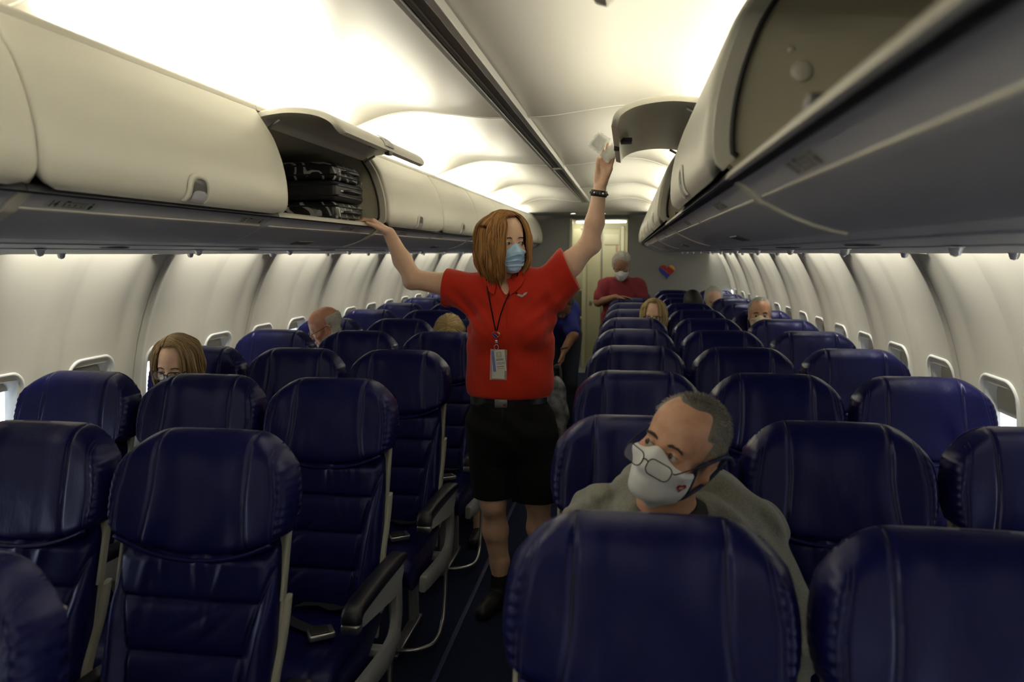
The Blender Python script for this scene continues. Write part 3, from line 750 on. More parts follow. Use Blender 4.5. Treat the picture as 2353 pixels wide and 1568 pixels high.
# shell behind the leather
m = MB()
def shellf(a, b):
    x = (a*2-1)*.209; z = .36 + .74*b; return (x, .030 + .030*(1-(a*2-1)**6) + recl(z), z)
m.grid(shellf, 15, 12)
m.grid(lambda a, b: (shellf(a,b)[0], .016+recl(.36+.74*b), shellf(a,b)[2]), 15, 12)
n1 = 15*12
for i in range(14):
    for j in (0, 11): m.f.append((i*12+j, (i+1)*12+j, n1+(i+1)*12+j, n1+i*12+j))
for j in range(11):
    for i in (0, 14): m.f.append((i*12+j, i*12+j+1, n1+i*12+j+1, n1+i*12+j))
SHELL = mk(m, 'back_shell', 'beige')
def seat_side(sg, xo):             # hinge plate down the side of the back (sg: side, xo: its x)
    m = MB(); m.box((xo-.004, -.012, .80), (xo+.004, .010, .98), .002)
    for i, q in enumerate(m.v): m.v[i] = (q[0], q[1]+recl(q[2])+.012, q[2])
    return mk(m, 'side_strip', 'beige')
def bracket(x):
    m = MB(); pts = smooth_path([(x, -.112+.018, .795),(x, -.128+.016, .745),(x, -.150+.012, .69),(x, -.178, .62),(x, -.200, .54),(x,-.215,.44)], 4)
    w = [.013,.015,.016,.016,.015,.014]
    W_ = np.interp(np.linspace(0,1,len(pts)), np.linspace(0,1,6), w)
    for i, p in enumerate(pts):
        pass
    K = 8; n = len(pts); prof = [(-.005,-1),(.005,-1),(.008,-.6),(.008,.6),(.005,1),(-.005,1),(-.008,.6),(-.008,-.6)]
    m.sweep(prof, lambda i, q: (pts[i][0]+q[0], pts[i][1]+q[1]*W_[i]+.02, pts[i][2]+q[1]*W_[i]*.25), n)
    return mk(m, 'recline_bracket', 'beige', 50)
def armrest_meshes(x, front=-.556, rear=-.09):
    out = []
    # rubber pad: rounded section swept from rear to front, curling down at the nose
    path = smooth_path([(rear,.606),(-.22,.612),(-.36,.618),(-.48,.620),(-.530,.616),(-.552,.600),(-.558,.578)], 5)
    path = [tuple(p[:2]) for p in [np.array(q) for q in path]]
    n = len(path); m = MB()
    sec = [(.030*math.copysign(abs(cos(a))**.6, cos(a)), .020*math.copysign(abs(sin(a))**.7, sin(a))) for a in np.linspace(0, 2*pi, 20, endpoint=False)]
    def pf(i, q):
        a = path[max(i-1,0)]; b = path[min(i+1,n-1)]; ty, tz = b[0]-a[0], b[1]-a[1]; L = math.hypot(ty, tz); ny, nz = -tz/L, ty/L
        if nz < 0 and i < 3: ny, nz = -ny, -nz
        ny, nz = (tz/L, -ty/L)
        sc = 1 if i > 1 else .6+.2*i
        return (x+q[0], path[i][0]+ny*(q[1]*sc-.016), path[i][1]+nz*(q[1]*sc-.016)+.0)
    m.sweep(sec, pf, n); out.append(mk(m, 'armrest_pad', 'armpad', 60))
    m = MB(); pl = [(-.50,.585),(-.12,.585),(-.12,.545),(-.16,.505),(-.22,.500),(-.50,.548),(-.53,.556),(-.535,.575)]
    for a, b in ((x-.024, x-.018), (x+.018, x+.024)): m2 = MB().prism(pl, a, b, 'x'); m.add(m2.v, m2.f)
    m.prism([(p[0]*.985, p[1]) for p in pl], x-.018, x+.018, 'x'); out.append(mk(m, 'armrest_plate', 'greyplate', 30))
    m = MB(); m.box((x-.027,-.562,.548), (x+.027,-.520,.578), .009); out.append(mk(m, 'armrest_cap', 'steel', 60))
    return out
def frame_meshes(x):
    m = MB(); pts = smooth_path([(x,-.125,.56),(x,-.128,.47),(x,-.140,.385),(x,-.185,.330),(x,-.27,.318),(x,-.42,.333),(x,-.555,.352),(x,-.580,.358)], 5)
    n = len(pts); ww = np.interp(np.linspace(0,1,n), [0,.15,.35,.5,.7,.95,1], [.024,.028,.036,.040,.036,.032,.022])
    def pf(i, q):
        a = pts[max(i-1,0)]; b = pts[min(i+1,n-1)]; ty, tz = b[1]-a[1], b[2]-a[2]; L = math.hypot(ty, tz); return (x+q[0], pts[i][1]-tz/L*q[1]*ww[i], pts[i][2]+ty/L*q[1]*ww[i])
    sec = [(-.008,-1),(.008,-1),(.013,-.8),(.013,.8),(.008,1),(-.008,1),(-.013,.8),(-.013,-.8)]
    m.sweep(sec, pf, n); out = [mk(m, 'side_frame', 'greyplate', 40)]
    m = MB(); xi = x-math.copysign(.10, x)
    m.tube(smooth_path([(x,-.20,.31),(x,-.225,.20),(x,-.262,.09),(x,-.31,.045),(x,-.39,.034),(x-math.copysign(.02,x),-.455,.034),(xi,-.50,.034),(x-math.copysign(.35,x),-.51,.034)], 7), .0095, 10)
    out.append(mk(m, 'luggage_bar', 'steel', 60)); return out
def legs(x):
    out = []
    for y0, y1 in ((-.24,-.12), (-.42,-.50)):
        m = MB(); m.box((x-.018, min(y0,y1)-.0, .02), (x+.018, min(y0,y1)+.045, .345), .006)
        out.append(mk(m, 'seat_leg', 'greyplate'))
    m = MB(); m.box((x-.022,-.52,.0), (x+.022,-.16,.022), .005); out.append(mk(m, 'floor_fitting', 'steel'))
    m = MB(); m.box((-.235,-.27,.315), (.235,-.23,.345), .008); out.append(mk(m, 'cross_beam', 'greyplate'))
    return out
def belt_meshes():
    m = MB(); p = smooth_path([(-.20,-.20,.462),(-.14,-.26,.474),(-.04,-.36,.4775),(.075,-.425,.479)], 5); m.sweep([(-.020,0),(.020,0),(.020,.002),(-.020,.002)], lambda i, q: (p[i][0]+q[0]*.75, p[i][1]+q[0]*.7, p[i][2]+q[1]), len(p))
    a = mk(m, 'belt_strap', 'belt_web', 30)
    m = MB(); p2 = smooth_path([(.20,-.20,.462),(.15,-.23,.472),(.09,-.27,.474),(.03,-.25,.476),(-.04,-.27,.477)], 5); m.sweep([(-.020,0),(.020,0),(.020,.002),(-.020,.002)], lambda i, q: (p2[i][0]+q[0]*.5, p2[i][1]+q[0]*.85, p2[i][2]+q[1]), len(p2))
    c = mk(m, 'belt_strap', 'belt_web', 30)
    m = MB(); Mx = Matrix.Translation((.115,-.455,.490)) @ Matrix.Rotation(-1.0, 4, 'Z') @ Matrix.Scale(1.25, 4); m.box((-.024,-.030,-.008), (.024,.030,.007), .004, Mx)
    b = mk(m, 'belt_buckle', 'steel', 60)
    m = MB(); m.box((-.020,-.024,.007), (.020,.018,.0105), .0015, Mx); d = mk(m, 'buckle_flap', 'dark', 60)
    m = MB()
    m.box((-.025, .028, -.007), (.025, .0305, .009), .001, Mx)
    e = mk(m, 'buckle_edge', 'chrome', 60)
    return a, c, b, d, e
BELT = belt_meshes()
ARM = {x: armrest_meshes(x) for x in (.2455, -.2455)}
FRM = {x: frame_meshes(x) for x in (.2455, -.2455)}
LEG = {x: legs(x) for x in (.10, -.10)}
BRK = {sg: (seat_side(sg, sg*.2115), bracket(sg*.2120)) for sg in (-1, 1)}
SP, CXO = .4828, .5188
def seat(s, row, k, y):
    """s: side of the aisle, k: 0 aisle 1 middle 2 window; y: the headrest's front"""
    x = s*(CXO + SP*k); ai = -s           # +x or -x direction of the aisle
    place = ('aisle','middle','window')[k]; side = 'left' if s < 0 else 'right'
    lab = 'navy leather airline seat, %s place, %s row on the %s of the aisle' % (place, ordinal[row], side)
    root = empty('airline_seat', (x, y, 0), lab, 'airline seat', 'airline seats %s of the aisle' % side)
    R = random.Random(row*31+k*7+(s>0)*3)
    hm, pm = HEADS[R.randrange(4)]; h = obj('headrest', hm, root)
    for q in pm: obj(q.name.split('.')[0], q, h)
    bmh, bp = BACKS[R.randrange(5)]; b = obj('backrest', bmh, root)
    for q in bp: obj(q.name.split('.')[0], q, b)
    obj('seat_cushion', CUSH[R.randrange(2)], root)
    obj('back_shell', SHELL, root)
    for sg in (-1, 1):
        obj('side_strip', BRK[sg][0], root); obj('recline_bracket', BRK[sg][1], root)
    axx = ai*.2455
    for q in ARM[axx]: obj(q.name.split('.')[0], q, root)
    if k == 2:
        for q in ARM[-axx]: obj(q.name.split('.')[0], q, root)
    if k == 0 and row < 9:
        for q in FRM[axx]: obj(q.name.split('.')[0], q, root)
    if k in (0, 2):
        for q in LEG[.10*ai if k == 0 else -.10*ai]: obj(q.name.split('.')[0], q, root)
    if row < 6:
        a, c, bb, d, e = BELT
        for q in (a, c): obj('belt_strap', q, root)
        bo = obj('belt_buckle', bb, root); obj('buckle_flap', d, bo); obj('buckle_edge', e, bo)
    # small natural differences between seats
    root.rotation_euler = (R.uniform(-.010,.010), 0, R.uniform(-.008,.008))
    return root
YL, YR, PITCH = .9205, 1.2320, .7860
SEATS = {}
for n_ in range(11):
    for k in range(3):
        SEATS[('L', n_, k)] = seat(-1, n_, k, YL + PITCH*n_)
        SEATS[('R', n_, k)] = seat(1, n_, k, YR + PITCH*n_)
# ------------------------------------------------------------------ smooth solid modelling for people
class Field:
    def __init__(s): s.ops = []
    def add(s, fn, lo, hi, k=.01, mode='u'): s.ops.append((fn, np.array(lo, float), np.array(hi, float), k, mode)); return s
    def cap(s, a, b, ra, rb=None, k=.015, mode='u', sy=1.0, ax=1):
        rb = ra if rb is None else rb; a = np.array(a, float); b = np.array(b, float); R = max(ra, rb)
        sc = np.ones(3); sc[ax] = 1/sy
        A = a*sc; B = b*sc; d = B-A; L2 = float(d@d) + 1e-12
        def fn(x, y, z):
            px, py, pz = x*sc[0]-A[0], y*sc[1]-A[1], z*sc[2]-A[2]
            h = np.clip((px*d[0]+py*d[1]+pz*d[2])/L2, 0, 1)
            return (np.sqrt((px-h*d[0])**2+(py-h*d[1])**2+(pz-h*d[2])**2) - (ra+(rb-ra)*h))*min(1, sy if sy < 1 else 1)
        return s.add(fn, np.minimum(a, b)-R*max(1,sy), np.maximum(a, b)+R*max(1,sy), k, mode)
    def chain(s, pts, rs, k=.012, mode='u', **kw):
        for i in range(len(pts)-1): s.cap(pts[i], pts[i+1], rs[i], rs[i+1], k, mode, **kw)
        return s
    def ell(s, c, r, k=.015, mode='u', R=None):
        c = np.array(c, float); r = np.array(r, float); Rm = np.eye(3) if R is None else np.array(R)
        def fn(x, y, z):
            dx, dy, dz = x-c[0], y-c[1], z-c[2]
            u = Rm[0,0]*dx+Rm[1,0]*dy+Rm[2,0]*dz; v = Rm[0,1]*dx+Rm[1,1]*dy+Rm[2,1]*dz; w = Rm[0,2]*dx+Rm[1,2]*dy+Rm[2,2]*dz
            k0 = np.sqrt((u/r[0])**2+(v/r[1])**2+(w/r[2])**2); k1 = np.sqrt((u/r[0]**2)**2+(v/r[1]**2)**2+(w/r[2]**2)**2)+1e-9
            return k0*(k0-1)/k1
        e = np.array([math.sqrt(sum((Rm[i,j]*r[j])**2 for j in range(3))) for i in range(3)])
        return s.add(fn, c-e, c+e, k, mode)
    def cut(s, p, n, k=.004):          # remove what lies beyond the plane (p, outward normal n)
        p = np.array(p, float); n = np.array(n, float); n /= np.linalg.norm(n)
        s.ops.append((lambda x, y, z: -((x-p[0])*n[0]+(y-p[1])*n[1]+(z-p[2])*n[2]), None, None, k, 's')); return s
    def warp(s, fn): s.ops.append((fn, None, None, 0, 'w')); return s
    @staticmethod
    def comb(d, e, k, mode):
        if mode == 'w': return d + e
        if mode == 's': e = -e; a, b = d, e; h = np.clip(.5-.5*(b-a)/k, 0, 1); return b*(1-h)+a*h + k*h*(1-h)
        h = np.clip(.5+.5*(e-d)/k, 0, 1); return e*(1-h)+d*h - k*h*(1-h)
    def at(s, P):
        P = np.atleast_2d(P); x, y, z = P[:,0], P[:,1], P[:,2]; d = np.full(len(P), 1.0)
        for fn, lo, hi, k, mode in s.ops: d = s.comb(d, fn(x, y, z), k, mode)
        return d
    def grad(s, P, e=.001):
        P = np.atleast_2d(P); g = np.stack([s.at(P+np.eye(3)[i]*e)-s.at(P-np.eye(3)[i]*e) for i in range(3)], 1)
        return g/(np.linalg.norm(g, axis=1)[:,None]+1e-12)
    def project(s, P, n=6, off=0.0):
        P = np.atleast_2d(P).astype(float)
        for _ in range(n): P = P - s.grad(P)*(s.at(P)-off)[:,None]*.9
        return P
    def surface(s, res, lo=None, hi=None):
        L = [o for o in s.ops if o[1] is not None and o[4] == 'u']
        lo = np.min([o[1] for o in L], 0)-.02 if lo is None else np.array(lo, float); hi = np.max([o[2] for o in L], 0)+.02 if hi is None else np.array(hi, float)
        n = np.ceil((hi-lo)/res).astype(int)+1
        ax = [lo[i]+res*np.arange(n[i]) for i in range(3)]
        D = np.full(n, 1.0, dtype=np.float32)
        for fn, a, b, k, mode in s.ops:
            if a is None: sl = (slice(None),)*3
            else:
                m_ = k + 3*res + .01
                i0 = np.clip(np.floor((a-m_-lo)/res).astype(int), 0, n); i1 = np.clip(np.ceil((b+m_-lo)/res).astype(int)+1, 0, n)
                if np.any(i1 <= i0): continue
                sl = tuple(slice(int(p), int(q)) for p, q in zip(i0, i1))
            x = ax[0][sl[0]][:,None,None]; y = ax[1][sl[1]][None,:,None]; z = ax[2][sl[2]][None,None,:]
            D[sl] = s.comb(D[sl], fn(x, y, z), k, mode)
        D[0]=D[-1]=1; D[:,0]=D[:,-1]=1; D[:,:,0]=D[:,:,-1]=1
        I = D < 0
        C = [(i,j,k) for i in (0,1) for j in (0,1) for k in (0,1)]
        cnt = sum(I[i:n[0]-1+i, j:n[1]-1+j, k:n[2]-1+k].astype(np.int8) for i,j,k in C)
        act = (cnt > 0) & (cnt < 8); ii, jj, kk = np.nonzero(act)
        idx = np.full(act.shape, -1, np.int64); idx[ii,jj,kk] = np.arange(len(ii))
        val = {c: D[ii+c[0], jj+c[1], kk+c[2]].astype(float) for c in C}
        acc = np.zeros((len(ii),3)); w = np.zeros(len(ii))
        for a in C:
            for axx in range(3):
                if a[axx]: continue
                b = list(a); b[axx] = 1; b = tuple(b); va, vb = val[a], val[b]; m_ = (va < 0) != (vb < 0)
                t = np.where(m_, va/(va-vb+1e-20), 0)
                for c in range(3): acc[:,c] += np.where(m_, a[c]+(t if c == axx else 0), 0)
                w += m_
        V = acc/w[:,None] + np.stack([ii,jj,kk],1); V = lo + V*res
        F = []
        for axx in range(3):
            o1, o2 = [(1,2),(2,0),(0,1)][axx]
            s0 = [slice(None)]*3; s1 = [slice(None)]*3; s0[axx] = slice(0,-1); s1[axx] = slice(1,None)
            A, B = I[tuple(s0)], I[tuple(s1)]; p = np.stack(np.nonzero(A != B), 1)
            p = p[(p[:,o1]>0)&(p[:,o2]>0)]
            q = []
            for a, b in ((0,0),(1,0),(1,1),(0,1)):
                r = p.copy(); r[:,o1] -= a; r[:,o2] -= b; q.append(idx[r[:,0],r[:,1],r[:,2]])
            q = np.stack(q, 1); fl = B[p[:,0],p[:,1],p[:,2]] ; q[fl] = q[fl][:,::-1]
            F.append(q[(q >= 0).all(1)])
        return V, np.concatenate(F)[:, ::-1]
def join(*VF):
    v = []; f = []; n = 0
    for a, b in VF: v.append(a); f.append(b+n); n += len(a)
    return np.concatenate(v), np.concatenate(f)
def rot(yaw=0, pitch=0, roll=0):       # degrees; face looks along -y; +yaw turns it towards +x, +pitch down, +roll tips its top to +x
    a, b, c = math.radians(yaw), math.radians(pitch), math.radians(roll)
    return np.array(Matrix.Rotation(a, 3, 'Z') @ Matrix.Rotation(b, 3, 'X') @ Matrix.Rotation(c, 3, 'Y'))
def xf(P, R, c, sc=1.0): return (np.atleast_2d(P)*sc) @ np.array(R).T + np.array(c)

def head_field(female=False, neck=None, bald=False):
    """local: face along -y, eyes at z=0, x = picture right when facing the camera"""
    F = Field(); w = .94 if female else 1.0
    F.ell((0,.018,.040), (.074*w,.094,.080), .02)
    F.ell((0,-.018,.035), (.066*w,.070,.070), .03)
    F.ell((0,-.030,-.035), (.058*w,.060,.078), .03)
    F.cap((-.045*w,.0,-.055), (-.012,-.062,-.096), .020, .018, .03); F.cap((.045*w,.0,-.055), (.012,-.062,-.096), .020, .018, .03)
    F.ell((0,-.074,-.098), (.020,.016,.017), .02)
    F.cap((-.036*w,-.076,.019), (.036*w,-.076,.019), .0095 if not female else .007, None, .02)
    for s in (-1, 1):
        F.ell((s*.042*w,-.062,-.026), (.020,.017,.016), .025)
        F.ell((s*.031,-.098,.001), (.018,.014,.0115), .014, 's')
        F.ell((s*.031,-.0765,0), (.0150,.0140,.0125), .006)
    F.cap((0,-.084,.010), (0,-.104,-.033), .0065, .0105, .014); F.ell((0,-.104,-.038), (.0100,.0095,.0085), .01)
    for s in (-1, 1): F.ell((s*.0125,-.094,-.041), (.0075,.010,.0068), .007)
    F.ell((0,-.088,-.066), (.022,.010,.0050), .008); F.ell((0,-.087,-.075), (.019,.010,.0062), .008)
    for s in (-1, 1):
        R = rot(0, -8, s*6)
        F.ell((s*.075*w,.012,-.012), (.0075,.019,.032), .008, R=rot(0,-12,s*10))
        F.ell((s*.084*w,.010,-.008), (.006,.011,.020), .006, 's')
        F.ell((s*.078*w,.012,-.038), (.006,.009,.010), .008)
        F.ell((s*.031,-.096,-.0002), (.0128,.020,.0043), .003, 's')      # the slit between the lids
    F.cap((0,.020,-.06), (0,.045,-.17), .052 if female else .060, .052 if female else .062, .03)
    return F
def head_parts(root, R, c, skin, sc=1.0, female=False, iris=None, gaze=(0,0), res=.0022, body=None, name='body'):
    F = head_field(female); V, Q = F.surface(res, hi=(.12,.15,.14), lo=(-.12,-.14,-.175))
    V = xf(V, R, c, sc)
    g = join((V, Q), *body) if body else (V, Q)
    b = part(name, g[0], g[1], skin, root)
    for s in (-1, 1):
        e = MB().lathe([(.0122*sin(a), .0122*-cos(a)) for a in np.linspace(.02, pi-.02, 14)], 20)
        e = part('eye', xf(np.array([list(v) for v in e.v]) + [s*.031,-.0782,0], R, c, sc), e.f, M['eyew'], b)
        gx, gz = gaze; d = np.array([gx, -1.0, gz]); d /= np.linalg.norm(d); m = MB()
        u = np.cross(d, [0,0,1]); u /= np.linalg.norm(u); w = np.cross(u, d)
        ring = []
        for r, o in ((0,.0129),(.0032,.0127),(.0064,.0116),(.0068,.0106)):
            for k in range(16): ring.append(np.array([s*.031,-.0782,0]) + d*o + (u*cos(2*pi*k/16)+w*sin(2*pi*k/16))*r)
        f = [(i*16+k, i*16+(k+1)%16, (i+1)*16+(k+1)%16, (i+1)*16+k) for i in range(3) for k in range(16)]
        part('iris', xf(np.array(ring), R, c, sc), f, iris or M['iris'], e)
        if res < .003:
            t = np.linspace(-1, 1, 15); pl = np.stack([s*.031+.0128*t, np.full(15,-.096), .0046*(1-t*t)**.6], 1); pl = F.project(pl, 5, .0002)
            MB().tube([Vector(q) for q in xf(pl, R, c, sc)], (.0010 if female else .0007)*sc, 5).build('lash_line', M['brow'], b)
    return F, b
def push_out(F, C, off=.003):
    """lift strand points that would lie inside the head"""
    n = [len(c) for c in C]; P = np.concatenate(C); off = np.broadcast_to(np.asarray(off, float), (len(P),))
    for _ in range(3):
        d = F.at(P); w = d < off
        if not w.any(): break
        P[w] = P[w] + F.grad(P[w])*(off[w]-d[w])[:,None]
    return np.split(P, np.cumsum(n)[:-1])
def strands(name, curves, radii, tone, m, parent, n=4, flat=None):
    """many hair strands as one mesh; curves: list of Nx3 arrays"""
    V = []; Fc = []; T = []; base = 0
    for c, r, t in zip(curves, radii, tone):
        c = np.asarray(c); N = len(c); tg = np.gradient(c, axis=0); tg /= np.linalg.norm(tg, axis=1)[:,None]+1e-12
        a = np.cross(tg, [0.31,.17,.93]); a /= np.linalg.norm(a, axis=1)[:,None]+1e-12; b = np.cross(tg, a)
        rr = r*np.array([min(1, .55+.9*i/(N-1))*(1 if i < N-1 else .15) for i in range(N)]) if np.isscalar(r) else r
        for k in range(n):
            an = 2*pi*k/n; V.append((c + (a*cos(an)+b*sin(an))*rr[:,None]))
        i = np.arange(N-1)
        for k in range(n):
            k2 = (k+1)%n; Fc.append(np.stack([base+k*N+i, base+k2*N+i, base+k2*N+i+1, base+k*N+i+1], 1))
        T += [t]*(N*n); base += N*n
    V = np.concatenate(V); Fc = np.concatenate(Fc)
    o = part(name, V, Fc, m, parent)
    at = o.data.attributes.new('tone', 'FLOAT', 'POINT'); 
    if len(at.data) == len(T): at.data.foreach_set('value', T)
    return o
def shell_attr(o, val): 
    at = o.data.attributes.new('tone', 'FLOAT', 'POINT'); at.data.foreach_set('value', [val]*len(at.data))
def short_hair(F, R, c, sc, region, hm, parent, count=2600, length=.010, seed=1, thick=.0006, cap=.0035, fade=None, down=.35, name='hair'):
    """region(P)->density 0..1 over the scalp; a thin cap plus short strands"""
    rs = np.random.default_rng(seed)
    P = rs.normal(size=(count*6,3)); P /= np.linalg.norm(P, axis=1)[:,None]
    P = P*[.08,.105,.10] + [0,.012,.030]; P = F.project(P, 7); G = F.grad(P)
    keep = rs.random(len(P)) < region(P); P, G = P[keep][:count], G[keep][:count]
    cur = []; rad = []; tone = []
    for p, g in zip(P, G):
        L = length*rs.uniform(.6,1.25); d = g*.75 + np.array([rs.normal()*.15, .25+rs.normal()*.1, -down+rs.normal()*.12]); d /= np.linalg.norm(d)
        a = p - g*.001; b = p + d*L*.55 + g*.001; e = p + d*L + np.array([0,0,-down*L*.35])
        cur.append(xf(np.array([a, b, e]), R, c, sc)); rad.append(thick*sc); tone.append(float(np.clip((fade(p) if fade else .4) + rs.normal()*.18, 0, 1)))
    o = strands(name, cur, rad, tone, hm, parent, 3); o['kind'] = 'stuff' if False else ''
    del o['kind']
    # cap underneath
    if cap:
        V, Q = F.surface(.0028, lo=(-.12,-.14,-.10), hi=(.12,.15,.14)); G = F.grad(V)
        dens = region(V); V2 = V + G*((cap+.0006)*np.clip(dens,0,1)-.0006)[:,None]
        keepf = (dens[Q] > .02).any(1); Q = Q[keepf]
        used = np.unique(Q); mp = -np.ones(len(V), int); mp[used] = np.arange(len(used))
        cpo = part('hair_base', xf(V2[used], R, c, sc), mp[Q], hm, o); cpo_t = [float(np.clip(fade(p) if fade else .3,0,1))*.7 for p in V[used]]
        at = cpo.data.attributes.new('tone', 'FLOAT', 'POINT'); at.data.foreach_set('value', cpo_t)
    return o
def brows(F, R, c, sc, m, parent, n=60, seed=3, big=1.0):
    rs = np.random.default_rng(seed); n = int(n*1.6)
    for s in (-1, 1):
        t = rs.random(n); x = s*(.012+.036*t); z = .0180 + .0065*np.sin(t*2.4) - .0035*t + rs.normal(size=n)*.0019*big
        p = F.project(np.stack([x, np.full(n,-.095), z], 1), 8); g = F.grad(p)
        d = np.stack([np.full(n, s*.9), np.zeros(n), .45-t*.8+rs.normal(size=n)*.15], 1); d -= g*(d*g).sum(1)[:,None]; d /= np.linalg.norm(d, axis=1)[:,None]
        cur = [xf(np.array([a, a+q*.004+h*.0012, a+q*.0085+h*.0008]), R, c, sc) for a, q, h in zip(p, d, g)]
        strands('eyebrow', cur, [.00065*sc*big]*n, [.3]*n, m, parent, 3)
def mask_mesh(F, R, c, sc, m, parent, z_top=-.008, z_bot=-.112, half=1.12, pleats=0, off=.006, top_dip=.0, name='face_mask', nose_lift=.022, edge=None, tent=.0):
    """cloth draped over nose and mouth: horizontal rays from a vertical axis in the face"""
    nu, nv = 57, 37; A = np.linspace(-half, half, nu); T = np.linspace(0, 1, nv); Rr = np.zeros((nu, nv)); Z = np.zeros((nu, nv))
    axis = np.array([0, .0])
    for i, a in enumerate(A):
        top = z_top - .012*(abs(a)/half)**1.3 + nose_lift*math.exp(-(a/.30)**2); bot = z_bot + .050*(abs(a)/half)**2.0
        Z[i] = top + (bot-top)*T
    dirs = np.stack([np.sin(A), -np.cos(A)], 1)
    lo = np.full((nu,nv), .03); r = np.full((nu,nv), .14)
    X = lambda r: np.stack([dirs[:,0][:,None]*r, dirs[:,1][:,None]*r, Z], -1).reshape(-1,3)
    for _ in range(40):                   # march inwards
        d = F.at(X(r)).reshape(nu,nv); r = np.maximum(r-np.clip(d,0,.01)*.6, .03)
    for _ in range(10):                   # cloth spans the hollows
        pad = np.pad(r, 1, mode='edge'); av = (pad[:-2,1:-1]+pad[2:,1:-1]+pad[1:-1,:-2]+pad[1:-1,2:])/4
        r = np.maximum(r, av*.6+r*.4) if _ < 8 else av
    for _ in range(6):
        q = r.copy(); q[:,1:-1] = (r[:,:-2]+r[:,2:]+2*r[:,1:-1])/4; q[:,-1] = np.minimum(r[:,-1], 2*q[:,-2]-q[:,-3]); r = q*.7+r*.3
    r = r + off + tent*np.exp(-(A/.5)**2)[:,None]*np.sin(T*pi)[None,:]
    edgef = np.minimum(1, np.minimum(np.arange(nv), np.arange(nv)[::-1])/2.5)[None,:]; edgeg = np.minimum(1, np.minimum(np.arange(nu), np.arange(nu)[::-1])/3)[:,None]
    r = r - off*.75*(1-edgef*edgeg)
    for k in range(pleats):
        t0 = .30+.20*k; r = r + .0085*np.clip(1-np.abs(T-t0-.05)/.05,0,1)[None,:]*edgeg - .004*np.exp(-((T-t0)/.012)**2)[None,:]
    P = X(r).reshape(nu,nv,3); Pi = X(r-.0018).reshape(nu,nv,3)
    V = np.concatenate([P.reshape(-1,3), Pi.reshape(-1,3)]); f = []; B = nu*nv
    for i in range(nu-1):
        for j in range(nv-1):
            a = i*nv+j; f.append((a, a+1, a+nv+1, a+nv)); f.append((B+a, B+a+nv, B+a+nv+1, B+a+1))
    for i in range(nu-1):
        for j in (0, nv-1): a = i*nv+j; f.append((a, a+nv, B+a+nv, B+a))
    for j in range(nv-1):
        for i in (0, nu-1): a = i*nv+j; f.append((a, a+1, B+a+1, B+a))
    mb = MB().add(xf(V, R, c, sc).tolist(), f); o = mb.build(name, m, parent)
    return o, P, A, T
def ear_loops(P, R, c, sc, m, parent, r=.0016, behind=.020, wide=False, female=False):
    for s, i in ((-1, 0), (1, -1)):
        a, b = P[i][3], P[i][-4]; w = .94 if female else 1
        pts = [a, (s*.077*w,-.010,.000), (s*.082*w,.014,.026), (s*.080*w,behind+.016,.008), (s*.079*w,behind+.012,-.026), (s*.071*w,.000,-.046), b]
        pts = smooth_path([np.array(p) for p in pts], 6)
        MB().tube([Vector(q) for q in xf(np.array(pts), R, c, sc)], r*sc, 8).build('ear_loop', m, parent)
def glasses(R, c, sc, m, parent, wide=.027, high=.017, down=-.006, y=-.108, lens=True, r=.0011, name='glasses', tilt=0.0, female=False):
    root_m = None; W_ = .033
    for s in (-1, 1):
        pts = [np.array([s*W_+a, y+.010*((s*W_+a)/.06)**2*1.2+tilt*b, down+b]) for a, b in rrect(wide, high, high*.75, 5)]
        mb = MB().tube([Vector(q) for q in xf(np.array(pts), R, c, sc)], r*sc, 6, closed=True)
        if root_m is None:
            root_m = mb.build(name, m, parent)
        else: mb.build('lens_rim', m, root_m)
        if lens:
            mm = MB(); mm.v = xf(np.array(pts), R, c, sc).tolist(); mm.f = [tuple(range(len(pts)))]; mm.build('lens', M['lens'], root_m, smooth=False)
        w = .94 if female else 1
        e = np.array([s*(W_+wide), y+.013+.004, down+.006]); t = [e, e+[s*.006,.012,.003], (s*.079*w,-.02,.006), (s*.081*w,.012,.012), (s*.079*w,.034,-.006)]
        MB().tube([Vector(q) for q in xf(np.array(smooth_path(t, 6)), R, c, sc)], r*1.1*sc, 6).build('temple_arm', m, root_m)
    b = smooth_path([(-(W_-wide),y+.003,down+.004),(0,y-.001,down+.008),((W_-wide),y+.003,down+.004)], 5)
    MB().tube([Vector(q) for q in xf(np.array(b), R, c, sc)], r*sc, 6).build('bridge', m, root_m)
    return root_m
M['lens'] = mat('spectacle_lens', (1,1,1), .03, spec=.5, alpha=.10)
M['frame_dark'] = mat('spectacle_frame', (.02,.02,.024), .25, .6)
